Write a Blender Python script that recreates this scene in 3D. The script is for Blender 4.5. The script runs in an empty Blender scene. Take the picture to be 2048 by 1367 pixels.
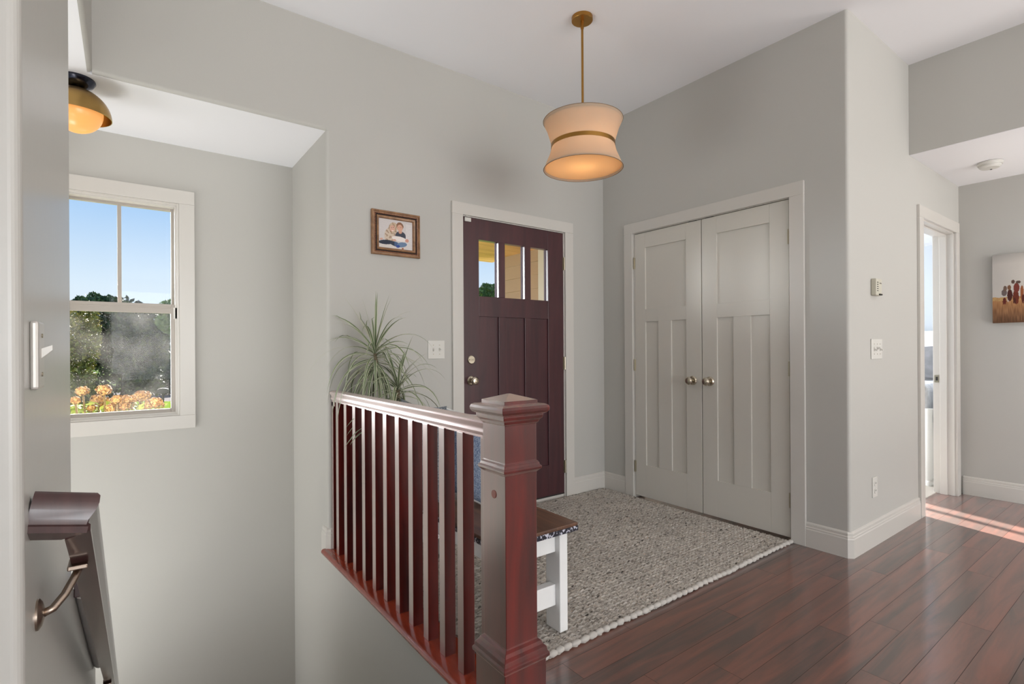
import bpy, math, random
from mathutils import Vector, Matrix, noise
R_ = random.Random(7)
S = bpy.context.scene
COL = S.collection
PI = math.pi

# ---------------------------------------------------------------- camera
YAW, ROLL, FPX = 0.63998, -0.00607, 1036.44
cam_d = bpy.data.cameras.new('camera'); cam = bpy.data.objects.new('camera', cam_d); COL.objects.link(cam)
F = Vector((math.sin(YAW), math.cos(YAW), 0)); r0 = Vector((math.cos(YAW), -math.sin(YAW), 0)); u0 = Vector((0, 0, 1))
CR = r0*math.cos(ROLL) + u0*math.sin(ROLL); CU = -r0*math.sin(ROLL) + u0*math.cos(ROLL)
m = Matrix.Identity(4)
for i in range(3):
    m[i][0] = CR[i]; m[i][1] = CU[i]; m[i][2] = -F[i]
m[0][3], m[1][3], m[2][3] = 0, 0, 1.18
cam.matrix_world = m
cam_d.sensor_width = 36; cam_d.sensor_fit = 'HORIZONTAL'
cam_d.lens = 36*FPX/2048; cam_d.shift_y = 15.39/2048
cam_d.clip_start = 0.02; cam_d.clip_end = 1500
S.camera = cam

# ---------------------------------------------------------------- look, sky, sun, daylight and added fill lamps
vs = S.view_settings
vs.view_transform = 'Standard'; vs.look = 'None'; vs.gamma = 1.0; vs.exposure = 0.0; vs.use_curve_mapping = False
W = bpy.data.worlds.new('sky'); S.world = W; W.use_nodes = True
nt = W.node_tree; nt.nodes.clear()
wo = nt.nodes.new('ShaderNodeOutputWorld'); bg = nt.nodes.new('ShaderNodeBackground')
tc = nt.nodes.new('ShaderNodeTexCoord'); sep = nt.nodes.new('ShaderNodeSeparateXYZ'); rmp = nt.nodes.new('ShaderNodeValToRGB')
nt.links.new(tc.outputs['Generated'], sep.inputs[0]); nt.links.new(sep.outputs['Z'], rmp.inputs[0])
nt.links.new(rmp.outputs[0], bg.inputs[0]); nt.links.new(bg.outputs[0], wo.inputs[0])
cr = rmp.color_ramp
cr.elements[0].position = 0.0; cr.elements[0].color = (0.86, 0.93, 0.99, 1)
cr.elements[1].position = 0.75; cr.elements[1].color = (0.10, 0.26, 0.62, 1)
e = cr.elements.new(0.10); e.color = (0.74, 0.88, 1.0, 1)
e = cr.elements.new(0.24); e.color = (0.38, 0.62, 0.94, 1)
bg.inputs[1].default_value = 1.0
sd = bpy.data.lights.new('sun', 'SUN'); sun = bpy.data.objects.new('sun', sd); COL.objects.link(sun)
sd.energy = 34.0; sd.angle = 0.009; sd.color = (1.0, 0.93, 0.84)
SUNT = Vector((-0.30, -1.0, -0.42)).normalized()
sun.rotation_euler = SUNT.to_track_quat('-Z', 'Y').to_euler()

def area(name, loc, to, sx, sy, power, col=(1, 1, 1), spread=180):
    d = bpy.data.lights.new(name, 'AREA'); o = bpy.data.objects.new(name, d); COL.objects.link(o)
    d.spread = math.radians(spread); d.shape = 'RECTANGLE'; d.size = sx; d.size_y = sy; d.energy = power; d.color = col
    o.location = loc; o.rotation_euler = (Vector(to) - Vector(loc)).to_track_quat('-Z', 'Y').to_euler()
    return o
area('living_room_back_fill', (1.2, -8.95, 1.6), (1.2, 0, 1.6), 6.0, 2.3, 320, (0.95, 0.98, 1.0))  # fill lamp added in the unseen back wall's opening
area('living_room_side_fill', (-2.98, -4.2, 1.5), (0, -4.2, 1.5), 5.0, 1.9, 18, (0.95, 0.98, 1.0))  # second added fill, at the unseen left wall opening
area('hall_end_fill', (4.85, -8.7, 1.3), (4.85, 0, 1.3), 0.9, 1.9, 40, (1.0, 0.94, 0.88))  # warm lamp added out of view at the hall end
area('hall_ceiling_fill', (4.85, -1.2, 0.5), (4.85, -1.2, 4), 0.7, 1.6, 26, (1.0, 0.96, 0.92))  # added lamp facing up to brighten the hall ceiling
area('stair_window_sky_boost', (-2.6, 8.2, 1.9), (-0.1, 3.9, 1.5), 3.0, 3.4, 60, (0.93, 0.97, 1.0), 24)  # lamp added outside, out of view, to strengthen sky light on the stairs
area('lower_landing_fill', (-1.2, 2.9, -1.1), (-1.0, 2.9, 4), 1.2, 1.2, 40, (1.0, 0.99, 0.96))  # hidden lamp added to lift the stair ceiling and lower walls
area('landing_side_fill', (-2.9, 2.7, 0.2), (0, 2.8, 0.0), 1.6, 1.8, 42, (0.97, 0.98, 1.0))  # added lamp, no window here; brightens stair wall and railing
area('daylight_bedroom_window', (6.9, 5.5, 1.5), (6.2, 1.5, 1.0), 1.2, 1.2, 60, (0.95, 0.98, 1.0))
area('bedroom_side_fill', (4.55, 3.4, 1.4), (8, 2.6, .9), 1.5, 1.5, 150, (0.97, 0.98, 1.0))  # lamp added on the unseen side to light the bed
area('living_room_ceiling_fill', (2.0, -5.0, 0.5), (2.0, -5.0, 4), 5.0, 5.0, 300, (1.0, 0.98, 0.95))  # broad upward lamp added behind the camera for the ceiling

# ---------------------------------------------------------------- materials
def s2l(c):
    return tuple(((v/255)/12.92 if v <= 10 else (((v/255)+0.055)/1.055)**2.4) for v in c)
MATS = {}
def mat(name, col, rough=0.5, metal=0.0, spec=0.5, coat=0.0, coat_rough=0.05, noise_amt=0.0, noise_scale=20, bump=0.0, bump_scale=200, trans=0.0, emit=None, emit_s=0.0, srgb=True):
    if name in MATS: return MATS[name]
    M = bpy.data.materials.new(name); M.use_nodes = True; n = M.node_tree; b = n.nodes['Principled BSDF']
    c = s2l(col) if srgb else col
    b.inputs['Base Color'].default_value = (*c, 1); b.inputs['Roughness'].default_value = rough
    b.inputs['Metallic'].default_value = metal; b.inputs['Specular IOR Level'].default_value = spec
    b.inputs['Coat Weight'].default_value = coat; b.inputs['Coat Roughness'].default_value = coat_rough
    if emit: b.inputs['Emission Color'].default_value = (*s2l(emit), 1); b.inputs['Emission Strength'].default_value = emit_s
    tcn = n.nodes.new('ShaderNodeTexCoord')
    if noise_amt:
        nz = n.nodes.new('ShaderNodeTexNoise'); nz.inputs['Scale'].default_value = noise_scale; nz.inputs['Detail'].default_value = 5
        mx = n.nodes.new('ShaderNodeMix'); mx.data_type = 'RGBA'
        mx.inputs[6].default_value = (*[v*(1-noise_amt) for v in c], 1); mx.inputs[7].default_value = (*[min(1, v*(1+noise_amt)) for v in c], 1)
        n.links.new(tcn.outputs['Object'], nz.inputs['Vector']); n.links.new(nz.outputs['Fac'], mx.inputs[0]); n.links.new(mx.outputs[2], b.inputs['Base Color'])
    if bump:
        nb = n.nodes.new('ShaderNodeTexNoise'); nb.inputs['Scale'].default_value = bump_scale; nb.inputs['Detail'].default_value = 3
        bm_ = n.nodes.new('ShaderNodeBump'); bm_.inputs['Strength'].default_value = bump; bm_.inputs['Distance'].default_value = 0.002
        n.links.new(tcn.outputs['Object'], nb.inputs['Vector']); n.links.new(nb.outputs['Fac'], bm_.inputs['Height']); n.links.new(bm_.outputs[0], b.inputs['Normal'])
    MATS[name] = M; return M

def wood(name, c1, c2, scale=(1, 1, 1), rough=0.35, coat=0.0, coat_rough=0.08, attr=False, spec=0.5, axis_scale=None, bump=0.05, coat_ior=1.5, sheen=0.0, lacquer=0.0, lac_rough=0.25):
    """stretched-noise wood grain between two colours; optional per-plank attribute 'rnd'"""
    M = bpy.data.materials.new(name); M.use_nodes = True; n = M.node_tree; b = n.nodes['Principled BSDF']; L = n.links
    tcn = n.nodes.new('ShaderNodeTexCoord'); mp = n.nodes.new('ShaderNodeMapping'); mp.inputs['Scale'].default_value = scale
    L.new(tcn.outputs['Object'], mp.inputs[0])
    nz = n.nodes.new('ShaderNodeTexNoise'); nz.inputs['Scale'].default_value = 1.0; nz.inputs['Detail'].default_value = 6; nz.inputs['Roughness'].default_value = 0.6
    nz.inputs['Distortion'].default_value = 0.6
    src = mp.outputs[0]
    if attr:
        at = n.nodes.new('ShaderNodeAttribute'); at.attribute_name = 'rnd'
        ml = n.nodes.new('ShaderNodeVectorMath'); ml.operation = 'MULTIPLY_ADD'; ml.inputs[1].default_value = (37, 91, 53)
        L.new(at.outputs['Color'], ml.inputs[0]); L.new(mp.outputs[0], ml.inputs[2]); src = ml.outputs[0]
    L.new(src, nz.inputs['Vector'])
    rm = n.nodes.new('ShaderNodeValToRGB'); rm.color_ramp.elements[0].position = 0.34; rm.color_ramp.elements[1].position = 0.68
    rm.color_ramp.elements[0].color = (*s2l(c1), 1); rm.color_ramp.elements[1].color = (*s2l(c2), 1)
    if attr:
        ad = n.nodes.new('ShaderNodeMath'); ad.operation = 'MULTIPLY_ADD'; ad.inputs[1].default_value = 0.26; 
        L.new(at.outputs['Fac'], ad.inputs[0])
        sb = n.nodes.new('ShaderNodeMath'); sb.operation = 'SUBTRACT'; sb.inputs[1].default_value = 0.13
        L.new(nz.outputs['Fac'], sb.inputs[0]); L.new(sb.outputs[0], ad.inputs[2]); L.new(ad.outputs[0], rm.inputs[0])
    else: L.new(nz.outputs['Fac'], rm.inputs[0])
    L.new(rm.outputs[0], b.inputs['Base Color'])
    b.inputs['Roughness'].default_value = rough; b.inputs['Coat Weight'].default_value = coat; b.inputs['Coat Roughness'].default_value = coat_rough
    if lacquer:
        out = n.nodes['Material Output']; gl = n.nodes.new('ShaderNodeBsdfGlossy'); gl.inputs['Roughness'].default_value = lac_rough; gl.inputs['Color'].default_value = (1.0, .93, .90, 1)
        lw = n.nodes.new('ShaderNodeLayerWeight'); lw.inputs[0].default_value = .5; pw = n.nodes.new('ShaderNodeMath'); pw.operation = 'POWER'; pw.inputs[1].default_value = 2.6
        ma = n.nodes.new('ShaderNodeMath'); ma.operation = 'MULTIPLY_ADD'; ma.inputs[1].default_value = lacquer; ma.inputs[2].default_value = .005; ma.use_clamp = True
        mn = n.nodes.new('ShaderNodeMath'); mn.operation = 'MINIMUM'; mn.inputs[1].default_value = .75; ms_ = n.nodes.new('ShaderNodeMixShader')
        L.new(lw.outputs['Facing'], pw.inputs[0]); L.new(pw.outputs[0], ma.inputs[0]); L.new(ma.outputs[0], mn.inputs[0]); L.new(mn.outputs[0], ms_.inputs[0])
        L.new(b.outputs[0], ms_.inputs[1]); L.new(gl.outputs[0], ms_.inputs[2]); L.new(ms_.outputs[0], out.inputs['Surface'])
    b.inputs['Specular IOR Level'].default_value = spec; b.inputs['Coat IOR'].default_value = coat_ior
    b.inputs['Sheen Weight'].default_value = sheen; b.inputs['Sheen Roughness'].default_value = 0.3; b.inputs['Sheen Tint'].default_value = (1, .93, .9, 1)
    if bump:
        bn = n.nodes.new('ShaderNodeBump'); bn.inputs['Strength'].default_value = bump; bn.inputs['Distance'].default_value = 0.002
        L.new(nz.outputs['Fac'], bn.inputs['Height']); L.new(bn.outputs[0], b.inputs['Normal'])
    return M

def glass_mat(name, refl=0.08, haze=0.0):
    M = bpy.data.materials.new(name); M.use_nodes = True; n = M.node_tree; L = n.links; n.nodes.clear()
    o = n.nodes.new('ShaderNodeOutputMaterial'); t = n.nodes.new('ShaderNodeBsdfTransparent'); g = n.nodes.new('ShaderNodeBsdfGlossy')
    g.inputs['Roughness'].default_value = 0.02; mx = n.nodes.new('ShaderNodeMixShader')
    fr = n.nodes.new('ShaderNodeFresnel'); fr.inputs[0].default_value = 1.45
    sc_ = n.nodes.new('ShaderNodeMath'); sc_.operation = 'MULTIPLY'; sc_.inputs[1].default_value = .22; L.new(fr.outputs[0], sc_.inputs[0]); L.new(sc_.outputs[0], mx.inputs[0])
    L.new(t.outputs[0], mx.inputs[1]); L.new(g.outputs[0], mx.inputs[2]); last = mx
    if haze:
        d = n.nodes.new('ShaderNodeBsdfTranslucent'); d.inputs[0].default_value = (0.9, 0.88, 0.86, 1)
        m2 = n.nodes.new('ShaderNodeMixShader')
        tcn = n.nodes.new('ShaderNodeTexCoord')
        nz = n.nodes.new('ShaderNodeTexNoise'); nz.inputs['Scale'].default_value = 260; nz.inputs['Detail'].default_value = 2
        n2 = n.nodes.new('ShaderNodeTexNoise'); n2.inputs['Scale'].default_value = 6
        r1 = n.nodes.new('ShaderNodeMapRange'); r1.inputs[1].default_value = 0.70; r1.inputs[2].default_value = 0.76; r1.inputs[4].default_value = 0.30
        r2 = n.nodes.new('ShaderNodeMapRange'); r2.inputs[1].default_value = 0.35; r2.inputs[2].default_value = 0.7; r2.inputs[4].default_value = haze
        ad = n.nodes.new('ShaderNodeMath'); ad.operation = 'ADD'
        L.new(tcn.outputs['Object'], nz.inputs[0]); L.new(tcn.outputs['Object'], n2.inputs[0])
        L.new(nz.outputs[0], r1.inputs[0]); L.new(n2.outputs[0], r2.inputs[0]); L.new(r1.outputs[0], ad.inputs[0]); L.new(r2.outputs[0], ad.inputs[1])
        L.new(ad.outputs[0], m2.inputs[0]); L.new(last.outputs[0], m2.inputs[1]); L.new(d.outputs[0], m2.inputs[2]); last = m2
    L.new(last.outputs[0], o.inputs[0]); return M

def attr_mat(name, rough=0.5, attr='col', bump=0.0, spec=0.5):
    M = bpy.data.materials.new(name); M.use_nodes = True; n = M.node_tree; b = n.nodes['Principled BSDF']
    a = n.nodes.new('ShaderNodeAttribute'); a.attribute_name = attr
    n.links.new(a.outputs['Color'], b.inputs['Base Color']); b.inputs['Roughness'].default_value = rough
    b.inputs['Specular IOR Level'].default_value = spec
    return M

def fabric_mat(name, c1, c2, scale=300, rough=0.95):
    M = bpy.data.materials.new(name); M.use_nodes = True; n = M.node_tree; b = n.nodes['Principled BSDF']; L = n.links
    tcn = n.nodes.new('ShaderNodeTexCoord'); v = n.nodes.new('ShaderNodeTexVoronoi'); v.inputs['Scale'].default_value = scale
    mx = n.nodes.new('ShaderNodeMix'); mx.data_type = 'RGBA'; mx.inputs[6].default_value = (*s2l(c1), 1); mx.inputs[7].default_value = (*s2l(c2), 1)
    sp = n.nodes.new('ShaderNodeSeparateColor'); L.new(tcn.outputs['Object'], v.inputs['Vector']); L.new(v.outputs['Color'], sp.inputs[0]); L.new(sp.outputs[0], mx.inputs[0])
    L.new(mx.outputs[2], b.inputs['Base Color']); b.inputs['Roughness'].default_value = rough; b.inputs['Specular IOR Level'].default_value = 0.1
    bn = n.nodes.new('ShaderNodeBump'); bn.inputs['Strength'].default_value = 0.4; bn.inputs['Distance'].default_value = 0.002
    L.new(v.outputs['Distance'], bn.inputs['Height']); L.new(bn.outputs[0], b.inputs['Normal'])
    return M

M_WALL = mat('wall_paint', (188, 186, 180), 0.62, spec=0.3, bump=0.12, bump_scale=130)
M_SWALL = mat('stair_wall_paint', (190, 188, 182), 0.28, spec=0.5, bump=0.25, bump_scale=16)
M_CEIL = mat('ceiling_paint', (240, 240, 242), 0.9, spec=0.1, bump=0.05)
M_TRIM = mat('trim_paint', (204, 200, 193), 0.32, spec=0.45)
M_DOORW = mat('closet_door_paint', (206, 202, 193), 0.55, spec=0.3)
M_RED = wood('cherry_wood', (56, 7, 5), (104, 20, 11), (14, 14, 1.6), 0.45, spec=.2, lacquer=1.9, lac_rough=.28)
M_REDH = wood('cherry_wood_rail', (80, 22, 15), (124, 40, 26), (14, 1.6, 14), 0.45, spec=.2, lacquer=1.6, lac_rough=.5)
M_REDB = wood('cherry_wood_base', (128, 44, 26), (158, 62, 38), (14, 1.6, 14), 0.25, coat=.8, coat_rough=.08)
M_FDOOR = wood('mahogany_door', (60, 33, 38), (80, 43, 47), (12, 12, 1.2), 0.36, coat=0.35, coat_rough=0.22)
M_FLOOR = wood('floor_planks', (72, 50, 43), (124, 68, 51), (1.3, 15, 1), 0.42, coat=0.9, coat_rough=0.15, attr=True, bump=0.02, coat_ior=1.75, sheen=0.2)
M_GAP = mat('floor_gap', (28, 16, 14), 0.8)
M_NICKEL = mat('satin_nickel', (200, 190, 172), 0.22, metal=1.0)
M_STEEL = mat('hinge_metal', (178, 170, 150), 0.32, metal=1.0)
M_BRASS = mat('brushed_brass', (172, 128, 66), 0.33, metal=1.0)
M_OBRASS = mat('aged_brass', (168, 136, 82), 0.30, metal=1.0)
M_BLACK = mat('dark_chrome', (70, 72, 84), 0.18, metal=1.0)
M_HRAIL = wood('handrail_wood', (58, 40, 40), (84, 56, 54), (10, 2, 2), 0.28, coat=0.7, coat_rough=0.12)
M_PLASTIC = mat('white_plastic', (212, 210, 203), 0.35)
M_DARK = mat('dark_slot', (40, 38, 36), 0.7)
M_BENCHW = mat('bench_white_paint', (236, 236, 234), 0.45, noise_amt=0.05, noise_scale=12)
M_BENCHT = wood('bench_top_wood', (66, 44, 33), (120, 84, 62), (20, 1.6, 3), 0.45, coat=0.2)
M_GLASS = glass_mat('window_glass')
M_GLASSD = glass_mat('dusty_window_glass', haze=0.012)

# ---------------------------------------------------------------- mesh helpers
class MB:
    def __init__(s): s.v = []; s.f = []; s.m = []; s.mi = 0
    def add(s, vs_, fs):
        o = len(s.v); s.v += [tuple(p) for p in vs_]; s.f += [tuple(i+o for i in f) for f in fs]; s.m += [s.mi]*len(fs); return s
    def box(s, x0, x1, y0, y1, z0, z1):
        if x0 > x1: x0, x1 = x1, x0
        if y0 > y1: y0, y1 = y1, y0
        if z0 > z1: z0, z1 = z1, z0
        return s.add([(x0,y0,z0),(x1,y0,z0),(x1,y1,z0),(x0,y1,z0),(x0,y0,z1),(x1,y0,z1),(x1,y1,z1),(x0,y1,z1)],
              [(3,2,1,0),(4,5,6,7),(0,1,5,4),(1,2,6,5),(2,3,7,6),(3,0,4,7)])
    def loft(s, rings, closed=True, caps=True):
        n = len(rings[0]); vs_ = [p for r in rings for p in r]; fs = []
        for i in range(len(rings)-1):
            for j in range(n if closed else n-1):
                k = (j+1) % n; fs.append((i*n+j, i*n+k, (i+1)*n+k, (i+1)*n+j))
        if caps and closed: fs.append(tuple(range(n-1, -1, -1))); fs.append(tuple((len(rings)-1)*n+j for j in range(n)))
        return s.add(vs_, fs)
    def prism(s, poly, axis, a, b):
        def mk(p, t):
            return (t, p[0], p[1]) if axis == 'x' else (p[0], t, p[1]) if axis == 'y' else (p[0], p[1], t)
        return s.loft([[mk(p, a) for p in poly], [mk(p, b) for p in poly]])
    def lathe(s, prof, c=(0,0,0), n=32, axis='z', caps=True):
        rings = []
        for (r, h) in prof:
            ring = []
            for i in range(n):
                a = 2*PI*i/n; x, y = r*math.cos(a), r*math.sin(a)
                if axis == 'z': p = (c[0]+x, c[1]+y, c[2]+h)
                elif axis == 'x': p = (c[0]+h, c[1]+x, c[2]+y)
                else: p = (c[0]+x, c[1]+h, c[2]+y)
                ring.append(p)
            rings.append(ring)
        return s.loft(rings, True, caps)
    def square(s, prof, c):
        return s.loft([[(c[0]-h, c[1]-h, c[2]+z), (c[0]+h, c[1]-h, c[2]+z), (c[0]+h, c[1]+h, c[2]+z), (c[0]-h, c[1]+h, c[2]+z)] for h, z in prof])
    def tube(s, pts, r, n=10):
        pts = [Vector(p) for p in pts]; rings = []; up = None
        for i, p in enumerate(pts):
            t = (pts[min(i+1, len(pts)-1)] - pts[max(i-1, 0)]).normalized()
            if up is None: up = Vector((0,0,1)) if abs(t.z) < .9 else Vector((1,0,0))
            a = t.cross(up).normalized(); b = a.cross(t).normalized(); up = b
            rr = r[i] if isinstance(r, (list, tuple)) else r
            rings.append([tuple(p + a*rr*math.cos(2*PI*k/n) + b*rr*math.sin(2*PI*k/n)) for k in range(n)])
        return s.loft(rings)
    def sweep(s, prof, path, up=(0,0,1), closed_caps=True):
        """prof: (side, up) points; path: 3-D polyline with mitred corners, side = t x up"""
        P = [Vector(p) for p in path]; up = Vector(up)
        T = [(P[i+1]-P[i]).normalized() for i in range(len(P)-1)]
        for i, t in enumerate(T):
            sd_ = t.cross(up).normalized(); uu = sd_.cross(t).normalized(); rings = []
            for p, nrm in ((P[i], (T[i-1]+t).normalized() if i else t), (P[i+1], (t+T[i+1]).normalized() if i+1 < len(T) else t)):
                ring = []
                for a, b in prof:
                    q = p + sd_*a + uu*b
                    ring.append(tuple(q + t*((p-q).dot(nrm)/t.dot(nrm))))
                rings.append(ring)
            s.loft(rings)
        return s
    def ico(s, c, r, sub=2, sc=(1,1,1), jit=0.0, rnd=R_):
        import bmesh
        bm = bmesh.new(); bmesh.ops.create_icosphere(bm, subdivisions=sub, radius=r)
        vs_ = []
        for v in bm.verts:
            k = 1 + jit*(rnd.random()-.5); vs_.append((c[0]+v.co.x*sc[0]*k, c[1]+v.co.y*sc[1]*k, c[2]+v.co.z*sc[2]*k))
        fs = [tuple(v.index for v in f.verts) for f in bm.faces]; bm.free()
        return s.add(vs_, fs)
    def build(s, name, m, parent=None, bevel=0.0, seg=2, smooth=False, origin=None, subsurf=0, fixn=True):
        me = bpy.data.meshes.new(name); off = Vector(origin) if origin else Vector((0,0,0))
        me.from_pydata([tuple(Vector(p)-off) for p in s.v], [], s.f)
        ms = m if isinstance(m, (list, tuple)) else [m]
        for q in ms: me.materials.append(q)
        for i, p in enumerate(me.polygons): p.material_index = min(s.m[i], len(ms)-1)
        me.validate()
        if fixn:
            import bmesh
            bm = bmesh.new(); bm.from_mesh(me); bmesh.ops.recalc_face_normals(bm, faces=bm.faces); bm.to_mesh(me); bm.free()
        if smooth:
            for p in me.polygons: p.use_smooth = True
        o = bpy.data.objects.new(name, me); COL.objects.link(o)
        if origin: o.location = off
        if parent is not None:
            o.parent = parent
            o.location = (off - wloc(parent))
        if bevel:
            b = o.modifiers.new('bevel', 'BEVEL'); b.width = bevel; b.segments = seg; b.limit_method = 'ANGLE'; b.angle_limit = 0.6
        if subsurf:
            b = o.modifiers.new('sub', 'SUBSURF'); b.levels = subsurf; b.render_levels = subsurf
        if smooth == 'auto':
            sharp(me, 0.6)
        return o
def sharp(me, ang):
    import bmesh
    bm = bmesh.new(); bm.from_mesh(me)
    for e_ in bm.edges:
        if len(e_.link_faces) == 2 and e_.calc_face_angle(0) > ang: e_.smooth = False
    bm.to_mesh(me); bm.free()
def wloc(o):
    l = Vector(o.location)
    while o.parent: o = o.parent; l += Vector(o.location)
    return l
def tag(o, label, cat, group=None, kind=None):
    o['label'] = label; o['category'] = cat
    if group: o['group'] = group
    if kind: o['kind'] = kind
    return o
def struct(o, label=None, cat=None):
    o['kind'] = 'structure'
    if label: o['label'] = label
    if cat: o['category'] = cat
    return o
def thing(name, loc, label, cat, group=None):
    o = bpy.data.objects.new(name, None); COL.objects.link(o); o.location = loc; o.empty_display_size = 0.1
    return tag(o, label, cat, group)
def at(px, py, ax, v):
    d = CR*((px-1024)/FPX) + CU*((698.89-py)/FPX) + F; c = Vector((0,0,1.18)); t = (v-c[ax])/d[ax]; return c + d*t
def atd(px, py, dd):
    return Vector((0,0,1.18)) + (CR*((px-1024)/FPX) + CU*((698.89-py)/FPX) + F)*dd
def arc(cx, cy, r, a0, a1, n=6):
    return [(cx+r*math.cos(math.radians(a0+(a1-a0)*i/n)), cy+r*math.sin(math.radians(a0+(a1-a0)*i/n))) for i in range(n+1)]

# ---------------------------------------------------------------- constants
XR, XL = 0.94, -0.12          # stairwell sides
YW, XC, YH = 3.06, 3.25, 1.20 # front wall, closet wall, hall wall
ZC, ZS, ZH = 3.08, 2.465, 2.475
YB = 3.83                     # stair window wall
XE = 5.40                     # end of hall

# ---------------------------------------------------------------- floor
def make_floor():
    P_, L_ = 0.1148, 1.40; y_ref = 0.995
    known = {0: 2.36, 1: 2.574, 2: 2.157, 3: 2.871, -1: 1.758, -2: 2.90, -4: 2.71, -3: 2.15, -5: 3.1, 4: 2.35}
    regions = [(-3.0, XE, -9.0, 1.0), (XR+.03, XC, 1.0, YW+.02), (XC, XE, 1.0, YH), (4.47, 5.27, YH, 1.32), (XC, 3.95, 1.32, 3.2)]
    vs_, fs, rn = [], [], []
    rr = random.Random(3)
    for k in range(-20, 89):
        y1 = y_ref - P_*k; y0 = y1 - P_
        off = known.get(k, rr.random()*L_*3)
        i0 = int((-3.0-off)/L_)-2
        for i in range(i0, i0+12):
            x0 = off + i*L_; x1 = x0 + L_; rv = (rr.random(), rr.random(), rr.random(), 1)
            for (a0, a1, b0, b1) in regions:
                u0_, u1_, w0, w1 = max(x0, a0), min(x1, a1), max(y0, b0), min(y1, b1)
                if u1_-u0_ < 1e-4 or w1-w0 < 1e-4: continue
                g = 0.0007
                e0 = g if u0_ == x0 else 0; e1 = g if u1_ == x1 else 0; f0 = g if w0 == y0 else 0; f1 = g if w1 == y1 else 0
                o = len(vs_); vs_ += [(u0_+e0, w0+f0, 0), (u1_-e1, w0+f0, 0), (u1_-e1, w1-f1, 0), (u0_+e0, w1-f1, 0)]
                fs.append((o, o+1, o+2, o+3)); rn.append((rv, 0))
    for (a0, a1, b0, b1) in regions:
        o = len(vs_); vs_ += [(a0,b0,-.0015),(a1,b0,-.0015),(a1,b1,-.0015),(a0,b1,-.0015),(a0,b0,-.2),(a1,b0,-.2),(a1,b1,-.2),(a0,b1,-.2)]
        for f in ((0,1,2,3),(7,6,5,4),(0,4,5,1),(1,5,6,2),(2,6,7,3),(3,7,4,0)): fs.append(tuple(o+j for j in f)); rn.append(((0,0,0,1), 1))
    me = bpy.data.meshes.new('floor'); me.from_pydata(vs_, [], fs); me.materials.append(M_FLOOR); me.materials.append(M_GAP)
    ca = me.color_attributes.new('rnd', 'FLOAT_COLOR', 'CORNER'); li = 0
    for p in me.polygons:
        rv, mi = rn[p.index]; p.material_index = mi
        for _ in range(len(p.vertices)): ca.data[li].color = rv; li += 1
    o = bpy.data.objects.new('floor', me); COL.objects.link(o); struct(o)
make_floor()

# ---------------------------------------------------------------- walls and ceilings
def wall(name, fn, m=M_WALL):
    b = MB(); fn(b); return struct(b.build(name, m, smooth=False))
bn = 0.018
def w_front(b):
    # left pier with a rounded corner, right of it solid to the door
    b.prism([(XR, 3.20)] + [(XR+bn-bn*math.cos(t), YW+bn-bn*math.sin(t)) for t in [i*PI/16 for i in range(9)]] + [(1.85, YW), (1.85, 3.20)], 'z', 0, ZS)
    b.box(XR, 1.85, YW, 3.20, ZS, ZC)
    b.box(1.85, 2.80, YW, 3.20, 2.11, ZC); b.box(2.80, XC, YW, 3.20, 0, ZC)
    b.prism([(YW, ZC), (3.20, ZC), (3.20, ZS)] + [(YW+bn-bn*math.sin(t), ZS+bn-bn*math.cos(t)) for t in [i*PI/16 for i in range(9)]], 'x', XL, XR)
w_f = wall('wall_front', w_front)
def w_left_hdr(b):   # dropped header over the stairs running toward the camera
    b.prism([(XL-.12, ZC), (XL, ZC)] + [(XL-bn+bn*math.cos(t), ZS+bn-bn*math.sin(t)) for t in [i*PI/16 for i in range(9)]] + [(XL-.12, ZS)], 'y', -9, YW)
wall('wall_stair_header', w_left_hdr)
def w_sright(b):
    b.box(XR, XR+.14, 3.20, YB, 0, ZS); b.box(XR, XR+.14, 1.0, YB+.02, -2.6, -0.2); b.box(XR, XR+.14, 3.0, YB, -.2, 0)
    b.box(XR, XR+.029, 1.0, 3.0, -.2, -.001)
wall('wall_stair_right', w_sright, M_WALL)
WX0, WX1, WZ0, WZ1 = -0.327, 0.267, 0.785, 2.10
def w_back(b):
    b.box(-3, WX0, YB, YB+.16, -2.6, ZS); b.box(WX1, XR+.14, YB, YB+.16, -2.6, ZS)
    b.box(WX0, WX1, YB, YB+.16, -2.6, WZ0); b.box(WX0, WX1, YB, YB+.16, WZ1, ZS)
wall('wall_stair_back', w_back)
def w_sl(b):
    r = .015
    poly = [(-.7, 1.02)] + [(XL-r+r*math.sin(t), 1.02+r-r*math.cos(t)) for t in [i*PI/12 for i in range(7)]] + [(XL, 1.81), (-.24, 1.81), (-.24, 1.16), (-.7, 1.16)]
    b.prism(poly, 'z', -2.6, ZS)
    b.prism([(1.8101, -2.6), (3.05, -2.6), (3.05, -.27), (1.8101, .57)], 'x', XL-.12, XL)
wall('wall_stair_left', w_sl, M_SWALL)
b = MB(); b.box(-.7, -3, 1.02, 1.16, 0, ZS); struct(b.build('wall_left_return', M_WALL))
def w_closet(b):
    bz = .018
    b.prism([(XC+bz-bz*math.cos(t), YH+bz-bz*math.sin(t)) for t in [i*PI/16 for i in range(9)]] + [(XC+.12, YH), (XC+.12, 1.515), (XC, 1.515)], 'z', 0, ZC)
    b.box(XC, XC+.12, 1.515, 2.735, 2.10, ZC); b.box(XC, XC+.12, 2.735, 3.20, 0, ZC)
wall('wall_closet', w_closet)
def w_hall(b):
    b.box(XC+.12, 4.47, YH, 1.32, 0, ZC); b.box(4.47, 5.27, YH, 1.32, 2.09, ZC); b.box(5.27, XE+.12, YH, 1.32, 0, ZC)
wall('wall_hall', w_hall)
wall('wall_hall_header', lambda b: b.box(4.24, 4.36, -9, YH, ZH, ZC))
wall('wall_hall_end', lambda b: b.box(XE, XE+.12, -9, YH, 0, ZC))
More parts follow.
